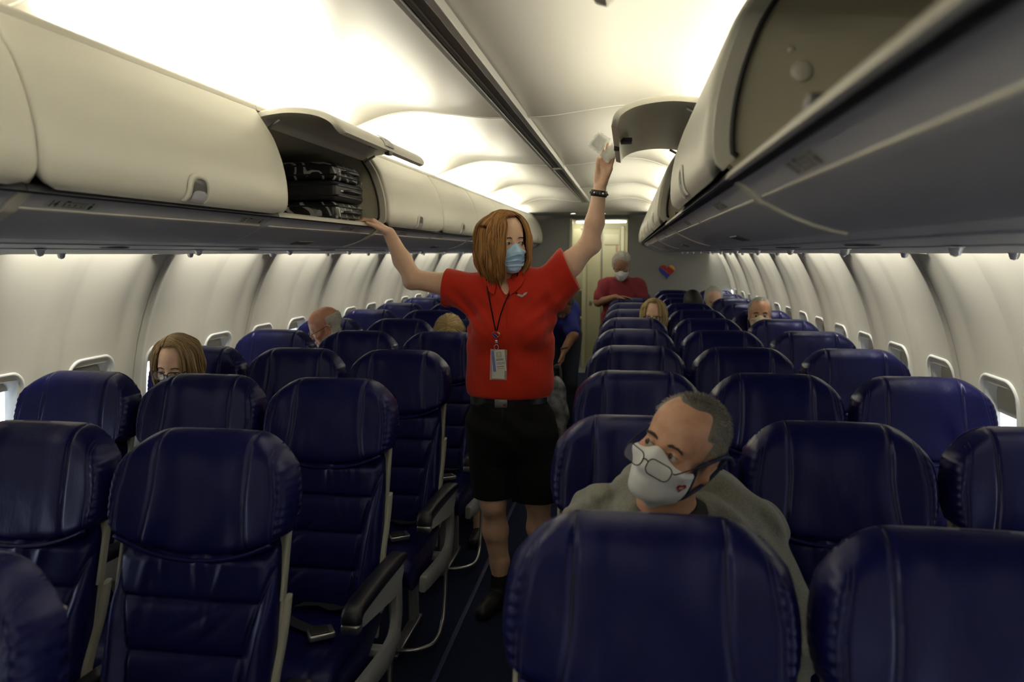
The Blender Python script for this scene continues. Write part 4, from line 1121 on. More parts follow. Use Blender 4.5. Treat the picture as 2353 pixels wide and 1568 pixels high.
def hand(F, w, f, n, l, sc=1.0, curl=(.35,.45,.35), spread=.10, thumb=(.7,.2), tcurl=.3, k=.006, fingers=None):
    """w wrist, f towards the fingers, n the way the palm faces, l towards the thumb side"""
    f = np.array(f, float); f /= np.linalg.norm(f); n = np.array(n, float); n -= f*(n@f); n /= np.linalg.norm(n); l = np.array(l, float); l -= f*(l@f)+n*(l@n); l /= np.linalg.norm(l); w = np.array(w, float)
    L = [(.026,.045,.026,.020,.0088),(.009,.050,.030,.021,.0090),(-.009,.046,.028,.020,.0086),(-.026,.036,.022,.018,.0076)]
    for i, (o, a, b, c_, r) in enumerate(L):
        cu = curl if fingers is None else fingers[i]
        base = w + f*.088*sc*(1-.0*(i==3)) - f*(.007*(i==3)) *sc+ l*o*sc
        F.cap(w + f*.012*sc + l*o*.55*sc, base, .0145*sc, .0115*sc, .010)
        d = f + l*spread*(o/.026)*.6; d /= np.linalg.norm(d); ang = 0; p = base
        for seg, (ln, cc) in enumerate(zip((a,b,c_), cu)):
            ang += cc; dd = d*cos(ang) + n*sin(ang); q = p + dd*ln*sc; rr = r*sc*(1-.09*seg)
            F.cap(p, q, rr, rr*.93, k if seg == 0 else .003); p = q
    F.cap(w+f*.02*sc-l*.012*sc+n*.006*sc, w+f*.07*sc+n*.006*sc, .015*sc, .013*sc, .012)
    t0 = w + f*.022*sc + l*.020*sc + n*.006*sc
    a, b = thumb; d = f*cos(a) + l*sin(a)*cos(b) + n*sin(a)*sin(b); t1 = t0 + d*.040*sc
    F.cap(t0, t1, .0150*sc, .0115*sc, .012)
    d2 = d*cos(tcurl) + f*sin(tcurl)*.8 + n*sin(tcurl)*.4; d2 /= np.linalg.norm(d2); t2 = t1 + d2*.032*sc; F.cap(t1, t2, .0108*sc, .0098*sc, .005)
    d3 = d2*cos(tcurl*.7) + f*sin(tcurl*.7)*.8 + n*sin(tcurl*.7)*.3; d3 /= np.linalg.norm(d3); F.cap(t2, t2+d3*.024*sc, .0098*sc, .0078*sc, .004)
    return F
# ------------------------------------------------------------------ hair that falls (bob and shoulder length)
def bob(F, R, c, sc, hm, parent, part_x=.02, z_end=-.135, n=1500, seed=1, face=(-34, 40), bulge=1.0, sweep=(-66,-30), thick=.0013, base=.35, crown=.118, name='hair', z_scatter=.012):
    rs = np.random.default_rng(seed); cur = []; rad = []; tone = []; raw = []; depth = []
    def ring(ph, z, out):
        # radius of the hair mass at height z
        g = np.interp(z, [-.16,-.13,-.08,-.02,.04,.08,.105,.120], [.86,1.02,1.20,1.26,1.21,1.05,.79,.42])*bulge
        return np.array([.080*(g+out)*math.sin(ph), -.100*(g+out)*math.cos(ph)*(.99-.06*math.cos(ph))+.014, z])
    for i in range(n):
        ph = rs.uniform(-180, 180)
        layer = rs.random()**.6                      # 0 deep, 1 outer
        out = -.16 + .16*layer + rs.normal()*.010
        swept = False
        if face[0] < ph < face[1]:
            if face[0] < ph < face[0]*.2 or rs.random() < .5: swept = ph < 0; ph = rs.uniform(sweep[0], sweep[1]) if ph < 0 else rs.uniform(face[1], face[1]+25)
            else: continue
        a = math.radians(ph); side = -1 if ph < math.degrees(math.atan2(part_x,.1)) - 8 and ph > -180 else 1
        if ph > 150 or ph < -150: side = rs.choice([-1, 1])
        y0 = float(np.clip(-.082*cos(a)*rs.uniform(.2,1.0), -.070, 1))*(.85+.15*cos(a))
        p0 = np.array([part_x + side*.002, y0, crown - .020*(y0/.08)**2*1.4 - .002])
        ze = z_end + rs.normal()*z_scatter + .02*(1-layer) + .008*math.sin(ph*.12)
        ctrl = [p0]
        mid = ring(a, .095, out); mid = mid*.55 + np.array([p0[0]+ (mid[0]-p0[0])*.5, p0[1]*.6+mid[1]*.4, .115])*.45
        ctrl.append(mid)
        for z, af in ((.070,.80), (.020,.93), (-.040,1.0), (-.095,1.0)):
            if z > ze + .02:
                wv = .0025*math.sin(z*60+ph*.2)
                ctrl.append(ring(a*(af if swept else 1), z, out+wv*8))
        e = ring(a + rs.normal()*.03, ze, out-.05); ctrl.append(e)
        P = np.array(smooth_path(ctrl, 3)); P[1:] += rs.normal(size=3)*.0016; P[:,0] += .0035*np.sin(P[:,2]*55+ph*.13)*np.clip((.09-P[:,2])*8,0,1); P[:,1] += .003*np.sin(P[:,2]*43+ph*.17)*np.clip((.09-P[:,2])*8,0,1); raw.append(P); depth.append(.002+.010*layer)
        rad.append(thick*sc*rs.uniform(.7,1.5))
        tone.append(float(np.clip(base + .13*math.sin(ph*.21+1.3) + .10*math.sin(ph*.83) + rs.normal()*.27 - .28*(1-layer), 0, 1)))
    raw = push_out(F, raw, np.repeat(depth, [len(q) for q in raw])); cur = [xf(P, R, c, sc) for P in raw]
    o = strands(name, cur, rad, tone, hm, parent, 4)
    # dark inner mass so that no scalp shows between strands
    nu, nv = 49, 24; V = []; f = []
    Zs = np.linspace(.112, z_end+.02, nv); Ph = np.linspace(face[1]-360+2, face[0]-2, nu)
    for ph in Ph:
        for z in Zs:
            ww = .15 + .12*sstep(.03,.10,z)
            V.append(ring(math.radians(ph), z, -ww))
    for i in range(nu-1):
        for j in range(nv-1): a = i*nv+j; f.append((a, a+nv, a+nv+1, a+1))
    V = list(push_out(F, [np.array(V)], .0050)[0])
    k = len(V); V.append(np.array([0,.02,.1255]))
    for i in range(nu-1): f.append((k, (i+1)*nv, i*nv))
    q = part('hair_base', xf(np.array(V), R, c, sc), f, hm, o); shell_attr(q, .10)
    return o

# ------------------------------------------------------------------ the flight attendant
AT = empty('person', (-.03, 3.27, 0), 'woman in red polo and black shorts in the aisle, arms spread between the bins', 'person')
hc = np.array([-.042, 3.205, 1.652]); HR = rot(38, 4, -2); HS = 1.03
B = Field()
B.cap((-.03,3.27,1.36), (-.045,3.262,1.50), .075, .060, .04); B.cap((-.045,3.262,1.49), (-.043,3.245,1.60), .056, .052, .02)
B.cap((-.13,3.25,1.44), (.11,3.25,1.455), .06, .06, .04); B.ell((-.036,3.238,1.43), (.095,.078,.085), .03)
ARM_L = [(-.175,3.25,1.452), (-.30,3.25,1.468), (-.452,3.245,1.492), (-.500,3.243,1.575), (-.556,3.238,1.692)]
ARM_R = [(.150,3.25,1.475), (.235,3.25,1.560), (.314,3.25,1.640), (.336,3.248,1.735), (.356,3.240,1.876)]
B.chain(ARM_L, [.058,.050,.041,.039,.0265], .02, sy=.95); B.chain(ARM_R, [.058,.052,.041,.038,.0265], .02, sy=.95)
B.ell((-.467,3.25,1.478), (.028,.030,.028), .02); B.ell((.333,3.252,1.636), (.028,.030,.026), .02)
hand(B, (-.558,3.236,1.697), (-.062,-.020,.048), (-.55,-.05,-.83), (.15,-1,-.15), .92, curl=(.45,.75,.5), thumb=(.55,.1), tcurl=.3)
hand(B, (.357,3.239,1.884), (.026,.0,.10), (-.25,-1,.05), (-1,.12,.1), .92, curl=(.06,.14,.12), thumb=(.42,1.35), tcurl=.20)
for hx, kx, ax, hy, ky, ay in ((-.115,-.100,-.083,3.27,3.245,3.31), (.060,.095,.115,3.27,3.30,3.36)):
    B.chain([(hx,hy,.86),(kx,ky,.52)], [.088,.062], .02)
    B.ell((kx,ky-.022,.495), (.047,.045,.055), .03)
    B.chain([(kx,ky,.50),(kx+.002,ky+.035,.36),(ax,ay-.005,.20),(ax,ay,.09)], [.052,.056,.042,.034], .025)
bodyVF = B.surface(.0040)
hf, body = head_parts(AT, HR, hc, M['skinF'], HS, True, gaze=(.55,.05), body=[bodyVF])
brows(hf, HR, hc, HS, M['brow'], body, 45, 3, .8)
mk_, mP, mA, mT = mask_mesh(hf, HR, hc, HS, M['maskblue'], AT, pleats=3, z_top=-.026, z_bot=-.118, half=1.10, nose_lift=.026, off=.008, tent=.006)
ear_loops(mP, HR, hc, HS, M['maskwhite'], mk_, female=True)
m = MB(); nr = []
for A_, j in ((0, 0),): pass
top = [mP[i][0] for i in range(4, 53)]; MB().tube([Vector(q) for q in xf(np.array(top), HR, hc, HS)], .0016, 5).build('mask_edge', M['maskwhite'], mk_)
bot = [mP[i][-1] for i in range(4, 53)]; MB().tube([Vector(q) for q in xf(np.array(bot), HR, hc, HS)], .0014, 5).build('mask_edge', M['maskwhite'], mk_)
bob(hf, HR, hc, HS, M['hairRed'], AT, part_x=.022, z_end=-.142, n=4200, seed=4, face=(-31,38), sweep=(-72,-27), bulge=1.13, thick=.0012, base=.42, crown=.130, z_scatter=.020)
# polo shirt
P_ = Field()
P_.cap((-.035,3.270,1.00), (-.030,3.262,1.12), .150, .165, .05, sy=.66); P_.cap((-.030,3.262,1.12), (-.016,3.255,1.36), .170, .196, .06, sy=.60)
P_.cap((-.022,3.255,1.05), (-.03,3.25,1.03), .168, .168, .05, sy=.68)
P_.cap((-.150,3.255,1.435), (.125,3.255,1.455), .066, .066, .06)
P_.ell((-.095,3.165,1.275), (.075,.055,.075), .05); P_.ell((.062,3.165,1.280), (.075,.055,.075), .05)
P_.cap((-.155,3.25,1.440), (-.300,3.25,1.462), .070, .078, .03); P_.cap((.140,3.25,1.462), (.232,3.25,1.556), .072, .082, .03)
P_.cap((-.19,3.25,1.40),(-.28,3.25,1.425),.05,.055,.03); P_.cap((.17,3.25,1.41),(.24,3.25,1.50),.055,.055,.04)
P_.warp(lambda x, y, z: .0045*np.sin((z*1.0-np.abs(x+.02)*.9)*80+x*8)*np.exp(-((z-1.34)/.10)**2)*np.clip(np.abs(x+.02)*9-.3,0,1) + .003*np.sin(z*30+x*34+np.sin(x*19)*1.5)*np.exp(-((z-1.12)/.12)**2))
P_.warp(lambda x, y, z: .0045*np.sin(x*38+z*9+np.sin(z*16)*1.3)*np.clip((1.50-z)*4,0,1)*np.clip((z-.98)*6,0,1)*.6 + .004*np.sin((z*.8+x*.9)*62)*np.exp(-((np.abs(x+.02)-.19)/.06)**2)*np.exp(-((z-1.40)/.09)**2))
aL = np.array(ARM_L[1])-np.array(ARM_L[0]); aR = np.array(ARM_R[1])-np.array(ARM_R[0])
# sleeves end squarely; hollow mouths
def sleeve_cut(F, p, n, rad):
    p = np.array(p); n = np.array(n)/np.linalg.norm(n)
    F.ops.append((lambda x, y, z: np.maximum(-((x-p[0])*n[0]+(y-p[1])*n[1]+(z-p[2])*n[2]), np.sqrt((x-p[0])**2+(y-p[1])**2+(z-p[2])**2)-rad), None, None, .004, 's'))
sleeve_cut(P_, (-.314,3.25,1.462), aL, .16); sleeve_cut(P_, (.228,3.25,1.556), aR + np.array([.05,0,-.02]), .16)
P_.cap(np.array(ARM_L[1])-aL*.1, np.array(ARM_L[1])+aL*.5, .060, .060, .004, 's'); P_.cap(np.array(ARM_R[1])-aR*.0, np.array(ARM_R[1])+aR*.6, .062, .062, .004, 's')
P_.cap((-.045,3.250,1.535), (-.043,3.25,1.64), .074, .082, .012, 's')
P_.cap((-.040,3.155,1.515), (-.022,3.145,1.415), .044, .006, .008, 's')
P_.cut((0,0,.985), (0,0,-1), .012)
V, Q = P_.surface(.0042); shirt = part('polo_shirt', V, Q, M['red'], AT)
# collar
m = MB()
cg = []
for i in range(57):
    an = math.radians(-157 + 314*i/56); pt = max(0, (abs(an)-1.9)/.84); fr = (1-cos(an))/2
    top = np.array([-.043 + (.064-.020*pt)*math.sin(an), 3.250 + (.060+.036*fr)*cos(an), 1.548 - .052*fr])
    d = np.array([math.sin(an)*(1-.2*pt), cos(an)*.8, 0]); L = .040 + .022*pt
    out = top + d*L*(.8+.2*pt) + [0,0,-.030-.034*pt]
    out = P_.project([out], 8, .006)[0]; mid = (top+out)/2 + d*.010 + [0,0,.014]; mid2 = P_.project([mid], 1, .008)[0] if P_.at([mid])[0] < .006 else mid
    cg.append([top*(1-t)**2 + 2*mid2*t*(1-t) + out*t*t for t in np.linspace(0,1,8)])
m.grid(lambda a, b: tuple(cg[int(round(a*56))][int(round(b*7))]), 57, 8)
m.grid(lambda a, b: tuple(cg[int(round(a*56))][int(round(b*7))] + np.array([0,.002,-.003])), 57, 8, flip=True)
MB().tube([Vector(q[-1])+Vector((0,-.001,0)) for q in cg], .0016, 6).build('collar_edge', M['red'], shirt)
m.build('collar', M['red'], shirt)
MB().tube([(-.020, float(P_.project([[-.020,3.1,z]],8)[0][1])-.0008, z) for z in np.linspace(1.425,1.30,12)], .0016, 5).build('placket_seam', M['red'], shirt)
MB().lathe([(.001,-.002),(.004,-.0015),(.0045,0)], 12, Matrix.Translation((.022,3.128,1.440)) @ Matrix.Rotation(pi/2,4,'X')).build('button', M['black'], shirt)
# wings pin
m = MB(); W2 = [(-.021,.004),(-.010,.006),(-.004,.003),(.004,.003),(.010,.010),(.024,.014),(.018,.004),(.008,-.003),(.003,-.007),(-.003,-.007),(-.010,-.003),(-.018,-.001)]
m.prism([(.045+a, 1.432+b) for a, b in W2], 3.118, 3.123).build('wings_pin', M['chrome'], AT, smooth=False)
# lanyard and badge
front = lambda x, z: float(P_.project([[x, 3.10, z]], 8)[0][1])
lp = smooth_path([(-.112,3.20,1.535),(-.112,3.170,1.480),(-.095,3.135,1.42),(-.080,front(-.080,1.35)-.004,1.35),(-.063,front(-.063,1.285)-.004,1.285)], 6)
rp = smooth_path([(.020,3.19,1.535),(.012,3.165,1.480),(-.020,3.140,1.42),(-.045,front(-.045,1.35)-.004,1.35),(-.058,front(-.058,1.285)-.004,1.285)], 6)
lan = MB().tube([Vector(p) for p in lp], .0028, 6).build('lanyard', M['black'], AT)
MB().tube([Vector(p) for p in rp], .0028, 6).build('cord', M['black'], lan)
def heart_pts(sz, n=40):
    out = []
    for i in range(n):
        t = 2*pi*i/n; out.append((sz*16*math.sin(t)**3/16, sz*(13*cos(t)-5*cos(2*t)-2*cos(3*t)-cos(4*t))/16))
    return out
M['h_red'] = mat('heart_red', (.36,.010,.010), .15, coat=.5); M['h_blue'] = mat('heart_blue', (.02,.03,.32), .25, coat=.5); M['h_yel'] = mat('heart_yellow', (.75,.42,.02), .25, coat=.5); M['h_sil'] = mat('heart_silver', (.6,.6,.6), .25, 1.0)
def clip(poly, n, d0, d1):          # part of a polygon between two parallel lines
    def half(P, f):
        out = []
        for i in range(len(P)):
            a, b = P[i], P[(i+1)%len(P)]; fa, fb = f(a), f(b)
            if fa >= 0: out.append(a)
            if (fa >= 0) != (fb >= 0): t = fa/(fa-fb); out.append((a[0]+(b[0]-a[0])*t, a[1]+(b[1]-a[1])*t))
        return out
    P = half(poly, lambda p: p[0]*n[0]+p[1]*n[1]-d0); return half(P, lambda p: d1-(p[0]*n[0]+p[1]*n[1])) if len(P) > 2 else P
def tri_heart(nm, cx, cy, cz, sz, depth, parent, th=.003):
    base = MB().prism([(cx+a, cz+b) for a, b in heart_pts(sz)], cy-th, cy).build(nm, M['h_sil'], parent, smooth=False)
    n = (math.sin(math.radians(38)), math.cos(math.radians(38))); hp = heart_pts(sz*.93)
    for d0, d1, mt, q in ((-2,-.14,'h_blue','blue_band'),(-.09,.58,'h_red','red_band'),(.63,2,'h_yel','yellow_band')):
        c_ = clip(hp, n, d0*sz, d1*sz)
        MB().prism([(cx+a, cz+b) for a, b in c_], cy-th-depth, cy-th+.0002).build(q, M[mt], base, smooth=False)
    return base
yb = front(-.06, 1.27)-.006
tri_heart('lanyard_heart', -.060, yb, 1.268, .0165, .001, lan)
MB().box((-.064,yb-.004,1.232), (-.055,yb,1.246), .001).build('crimp', M['chrome'], lan)
MB().tube([(-.0595+.009*math.sin(t), yb-.002, 1.216+.011*cos(t)) for t in np.linspace(0, 2*pi, 20)[:-1]], .0012, 6, closed=True).build('split_ring', M['chrome'], lan)
yb2 = front(-.055, 1.14)-.010
bd = MB().prism([(-.092,1.075),(-.020,1.075),(-.018,1.203),(-.088,1.205)], yb2-.002, yb2+.002).build('badge_sleeve', mat('clear_sleeve', (.7,.7,.72), .15, alpha=.35, coat=.5), lan, smooth=False)
M['card'] = mat('card_white', (.60,.60,.55), .4); M['cardblue'] = mat('card_blue', (.16,.20,.50), .4); M['cardphoto'] = mat('card_photo', (.30,.40,.48), .4); M['cardred'] = mat('card_print_red', (.5,.2,.15), .5)
cb = MB().prism([(-.082,1.080),(-.029,1.080),(-.029,1.16),(-.082,1.16)], yb2-.0035, yb2-.0022).build('paper_insert', M['card'], bd, smooth=False)
ang = math.radians(6)
def CP(a, b): return (-.0555 + a*cos(ang)+b*math.sin(ang), 1.155 + b*cos(ang)-a*math.sin(ang)*-1)
def CP(a, b): return (-.0520 + a*cos(ang)-b*math.sin(ang)*-1*-1, 1.157 + b*cos(ang)+a*math.sin(ang))
def rectp(a0, b0, a1, b1): return [CP(a0,b0), CP(a1,b0), CP(a1,b1), CP(a0,b1)]
card = MB().prism(rectp(-.028,-.045,.028,.045), yb2-.0065, yb2-.0048).build('identity_card', M['card'], bd, smooth=False)
MB().prism(rectp(-.028,-.045,-.016,.045), yb2-.0072, yb2-.0064).build('card_stripe', M['cardblue'], card, smooth=False)
MB().prism(rectp(-.008,.014,.014,.038), yb2-.0072, yb2-.0064).build('card_photo', M['cardphoto'], card, smooth=False)
MB().prism([CP(.003+.006*cos(t), .026+.009*math.sin(t)) for t in np.linspace(0, 2*pi, 14, endpoint=False)], yb2-.0076, yb2-.0070).build('portrait', M['skinF'], card, smooth=False)
v, f = text_geo('CREW', .0135, (CP(-.013,-.016)[0], yb2-.0066, CP(-.013,-.016)[1]), (cos(ang),0,math.sin(ang)), (-math.sin(ang),0,cos(ang)), (0,-1,0), .0006, .0002)
part('crew_lettering', v, f, M['cardblue'], card, smooth=False)
for b0, mt in ((.006,'darkgrey'),(.001,'darkgrey'),(-.026,'darkgrey'),(-.034,'cardred')):
    MB().prism(rectp(-.012, b0, .020, b0+.0022), yb2-.0071, yb2-.0064).build('print_line', M[mt], card, smooth=False)
# belt, shorts, shoes, watch, sachets
m = MB(); m.sweep([(-.003,-.020),(.003,-.020),(.003,.020),(-.003,.020)], lambda i, q: (-.035+(.168+q[0])*math.cos(2*pi*i/48), 3.270+(.117+q[0])*math.sin(2*pi*i/48), .972+q[1]+.004*math.cos(2*pi*i/48)), 49)
belt = m.build('belt', M['blackleather'], AT, sharp=50)
bk = MB().box((-.075,3.143,.950), (-.022,3.153,.994), .003).build('belt_buckle', M['steel'], belt)
MB().prism([(-.033+a, .962+b) for a, b in heart_pts(.006)], 3.1415, 3.1435).build('buckle_heart', M['h_red'], bk, smooth=False)
Sh = Field(); Sh.cap((-.035,3.27,.965), (-.028,3.272,.84), .166, .196, .05, sy=.72)
Sh.chain([(-.112,3.27,.84),(-.103,3.255,.52)], [.112,.098], .025, sy=.95); Sh.chain([(.070,3.275,.84),(.085,3.285,.50)], [.112,.100], .025, sy=.95)
Sh.warp(lambda x, y, z: .004*np.sin(z*55+x*30+np.sin(x*25))*np.exp(-((z-.86)/.10)**2) + .003*np.sin(x*45+z*8)*np.clip((.8-z)*4,0,1))
Sh.cut((0,0,.977), (0,0,1), .006)
Sh.ops.append((lambda x, y, z: z-np.where(x < -.012, .530, .512), None, None, .003, 's'))
for kx, ky in ((-.103,3.25),(.09,3.29)): Sh.cap((kx,ky,.44), (kx,ky,.56), .080, .078, .006, 's', sy=.95)
V, Q = Sh.surface(.0042); sh = part('shorts', V, Q, M['black'], AT)
MB().box((-.040,3.118,.86), (-.036,3.130,.95), .001).build('fly_seam', M['blackleather'], sh)
for ax, ay, yw in ((-.083,3.31,-.28), (.115,3.36,.15)):
    Sf = Field(); d = np.array([math.sin(yw), -cos(yw), 0]); a = np.array([ax, ay, 0])
    Sf.cap(a+d*-.03+[0,0,.045], a+d*.10+[0,0,.036], .040, .036, .03); Sf.cap(a+d*.09+[0,0,.034], a+d*.175+[0,0,.030], .038, .034, .03); Sf.cap(a+[0,0,.06], a+[0,0,.135], .043, .041, .02)
    Sf.cap(a+[0,0,.125], a+[0,0,.17], .036, .036, .003, 's'); Sf.cut((0,0,.006), (0,0,-1), .003); V, Q = Sf.surface(.004)
    so = part('shoe', V, Q, M['shoe'], AT)
    m = MB()
    for i in range(4):
        cpt = a + d*(.045+.022*i) + [0,0,.083-.006*i]; l_ = np.array([d[1], -d[0], 0])*-.020
        m = MB().tube([Vector(cpt-l_), Vector(cpt+[0,0,.004]), Vector(cpt+l_)], .0022, 6).build('lace', M['blackleather'], so)
wt = empty('wristwatch', (.350, 3.241, 1.845), 'dark patterned band watch on the raised wrist', None); 
bpy.data.objects.remove(wt)
wc = np.array([.3525,3.2415,1.852]); wa = np.array(ARM_R[4])-np.array(ARM_R[3]); wa /= np.linalg.norm(wa); wu = np.cross(wa,[0,1,0]); wu /= np.linalg.norm(wu); wv = np.cross(wa,wu)
m = MB(); m.sweep([(-.001,-.013),(.003,-.012),(.003,.012),(-.001,.013)], lambda i, q: tuple(wc + wu*(.0315+q[0])*cos(2*pi*i/40) + wv*(.0300+q[0])*math.sin(2*pi*i/40) + wa*q[1]), 41)
band = m.build('watch_band', M['dark'], AT)
for i in range(18):
    t = 2*pi*i/18; q = wc + wu*.0350*cos(t) + wv*.0335*math.sin(t)
    e = MB().lathe([(.0001,-.006),(.0045,-.004),(.006,0),(.0045,.004),(.0001,.006)], 8, Matrix.Translation(q)); e.build('watch_link', M['chrome'] if i % 3 == 0 else M['darkgrey'], band)
M['sachet'] = mat('clear_sachet', (.70,.72,.70), .12, alpha=.45, coat=.6, bump=[(70,.8,.004,(1,1,1))])
M['towel'] = mat('sachet_contents', (.42,.43,.41), .7, bump=[(90,.8,.004,(1,1,1))])
for i, (cx_, cy_, cz_, an, w_, h_) in enumerate(((.352,3.206,2.055,.62,.062,.074), (.396,3.214,2.012,.80,.048,.072))):
    Mx = Matrix.Translation((cx_,cy_,cz_)) @ Matrix.Rotation(an, 4, 'Y') @ Matrix.Rotation(-.15, 4, 'Z')
    def sf(a, b, side):
        x = (a-.5)*w_; z = (b-.5)*h_; e = max(0, 1-(abs(a-.5)/.43)**6)*max(0, 1-(abs(b-.5)/.43)**6)
        return tuple(Mx @ Vector((x + .0015*math.sin(b*17), side*(.0012+.004*e**.5+.0007*math.sin(a*19+b*13)), z + .0015*math.sin(a*21))))
    rt = MB(); rt.grid(lambda a, b: sf(a,b,-1), 17, 17).grid(lambda a, b: sf(a,b,1), 17, 17, flip=True)
    so = rt.build('sachet', M['sachet']); so.location = (0,0,0)
    tag(so, ('clear plastic sachet held up by the thumb, left of the pair', 'smaller clear plastic sachet overlapping it, nearer the bin door')[i], 'sachet', 'sachets in the raised hand')
    MB().box((-.36*w_,-.0018,-.36*h_), (.36*w_,.0018,.36*h_), .0015, Mx).build('folded_wipe', M['towel'], so)

# ------------------------------------------------------------------ the man in the grey hoodie
MN = empty('person', (.60, 1.72, .45), 'seated man in heather grey hoodie with glasses and white cloth mask, looking left', 'person')
mR = rot(-33, -7, 21); mS = 1.0
mc = np.array([.548, 1.59, 1.194]) - mR @ np.array([0,-.094,0])
def mw(p): return xf(np.array(p), mR, mc, mS)[0]
nk = mw((0,.045,-.165)); nb = np.array([.600,1.800,.945])
B = Field(); B.chain([mw((0,.015,-.09)), nk*.5+nb*.5+np.array([0,.0,.015]), nb], [.060,.060,.075], .03); B.chain([(.50,1.80,.92),(.43,1.79,.93),(.350,1.745,.75),(.385,1.64,.63),(.44,1.50,.60)], [.05,.05,.040,.035,.028], .03); B.chain([(.70,1.80,.92),(.76,1.79,.92),(.862,1.735,.74),(.800,1.63,.63),(.70,1.50,.60)], [.05,.05,.040,.035,.028], .03); B.cap((.50,1.80,.92), (.70,1.80,.92), .06, .06, .05)
hand(B, (.70,1.49,.60), (-.6,-.8,-.1), (0,.1,-1), (-.8,.6,0), 1.0, curl=(.3,.5,.4)); hand(B, (.44,1.49,.60), (.6,-.8,-.1), (0,.1,-1), (.8,.6,0), 1.0, curl=(.3,.5,.4))
for x in (.70,.44): B.cap((x,1.49,.60), (x+(.04 if x > .6 else -.04),1.54,.62), .029, .031, .02)
mf, mbody = head_parts(MN, mR, mc, M['skinM'], mS, False, gaze=(-.45,.12), res=.0020, body=[B.surface(.0035)])
brows(mf, mR, mc, mS, M['brow'], mbody, 70, 5, 1.0)
def region_m(P):
    x, y, z = P[:,0], P[:,1], P[:,2]
    front = np.clip((y + .048 - .020*np.cos(x*55)*np.exp(-(x/.05)**2) + np.clip(.105-z,0,.2)*-.0)/.012, 0, 1)
    # hairline: forelock in the middle, receding temples, sides down to the ears
    hl = -.052 + .030*np.exp(-((np.abs(x)-.045)/.018)**2)
    top = np.clip((y-hl)/.010, 0, 1)*np.clip((z-.052)/.012, 0, 1)
    side = np.clip((y+.028-.25*np.clip(z-.03,0,.1))/.010, 0, 1)*np.clip((z+.022)/.012, 0, 1)
    back = np.clip((y-.030)/.012, 0, 1)*np.clip((z+.062)/.015, 0, 1)
    r = np.maximum(top, np.maximum(side, back)); ear = (np.abs(x) > .068)&(z < .024)&(y < .036)&(y > -.02); r[ear] = 0
    return r
short_hair(mf, mR, mc, mS, region_m, M['hairGrey'], mbody, count=5200, length=.0105, seed=6, thick=.00055, cap=.003, fade=lambda p: .72 - 5.0*max(0, p[2]-.03) + .18*(p[1] > .03), down=.40)
mk2, mP, mA, mT = mask_mesh(mf, mR, mc, mS, M['maskwhite'], MN, pleats=0, z_top=-.014, z_bot=-.150, half=1.22, nose_lift=.022, off=.011, tent=.014)
# navy tape: edge of the mask, over the ear, free tail
a_, b_ = mP[-1][1], mP[-1][-2]
edge = [mP[-1][j]+np.array([.001,-.002,0]) for j in range(0, 37, 4)]
tp = smooth_path([np.array(a_)] + [np.array(q) for q in ((.072,-.040,-.004),(.081,-.004,.012),(.086,.022,.022),(.090,.055,.020),(.094,.080,.004))], 6)
MB().tube([Vector(q) for q in xf(np.array(tp), mR, mc, mS)], .0042, 8).build('mask_tie', M['navycord'], mk2)
MB().tube([Vector(q) for q in xf(np.array(edge), mR, mc, mS)], .0042, 8).build('mask_binding', M['navycord'], mk2)
tp = smooth_path([np.array(b_)] + [np.array(q) for q in ((.070,-.030,-.078),(.076,.005,-.055),(.082,.034,-.020),(.084,.050,.012),(.078,.062,-.015))], 6)
MB().tube([Vector(q) for q in xf(np.array(tp), mR, mc, mS)], .0042, 8).build('mask_tie', M['navycord'], mk2)
tp = smooth_path([np.array(mP[0][1])] + [np.array(q) for q in ((-.079,-.010,.0),(-.084,.02,.015),(-.080,.055,-.01))], 6)
MB().tube([Vector(q) for q in xf(np.array(tp), mR, mc, mS)], .0038, 8).build('mask_tie', M['navycord'], mk2)
# red heart with KC on the cheek
iu, jv = 47, 12
C0 = mP[iu][jv]; du = mP[iu+3][jv]-mP[iu-3][jv]; du /= np.linalg.norm(du); dv = mP[iu][jv-3]-mP[iu][jv+3]; dv /= np.linalg.norm(dv); nn_ = np.cross(du, dv); nn_ /= np.linalg.norm(nn_)
if nn_ @ np.array([.4,-1,0]) < 0: nn_ = -nn_
Hh = [C0 + du*a + dv*b + nn_*.0022 for a, b in heart_pts(.0115)]; m = MB(); m.v = [tuple(q) for q in xf(np.array(Hh), mR, mc, mS)] + [tuple(q) for q in xf(np.array(Hh)-nn_*.002, mR, mc, mS)]
K = len(Hh); m.f = [tuple(range(K)), tuple(range(K,2*K))[::-1]] + [(k,(k+1)%K,K+(k+1)%K,K+k) for k in range(K)]
hb = m.build('heart_patch', M['h_red'], mk2, smooth=False)
v, f = text_geo('KC', .0085, (0,0,0), (1,0,0), (0,1,0), (0,0,1), 0, .0003, 'CENTER')
v = [C0 + du*p.x + dv*(p.y-.0015) + nn_*.0028 for p in v]; part('lettering', xf(np.array(v), mR, mc, mS), f, M['maskwhite'], hb, smooth=False)
glasses(mR, mc, mS, M['frame_dark'], MN, wide=.0265, high=.0165, down=-.026, y=-.131, tilt=.15, r=.0013)
# hoodie
Hd = Field()
Hd.cap((.56,1.74,.56), (.590,1.79,.83), .175, .190, .06, sy=.72); Hd.cap((.435,1.80,.945), (.750,1.80,.940), .085, .085, .06)
Hd.ell((.600,1.79,.93), (.16,.10,.085), .05)
Hd.chain([(.420,1.80,.960),(.335,1.745,.75),(.385,1.63,.625),(.440,1.54,.615)], [.086,.068,.056,.044], .03)
Hd.chain([(.765,1.80,.950),(.868,1.735,.735),(.800,1.62,.625),(.715,1.54,.615)], [.086,.072,.058,.044], .03)
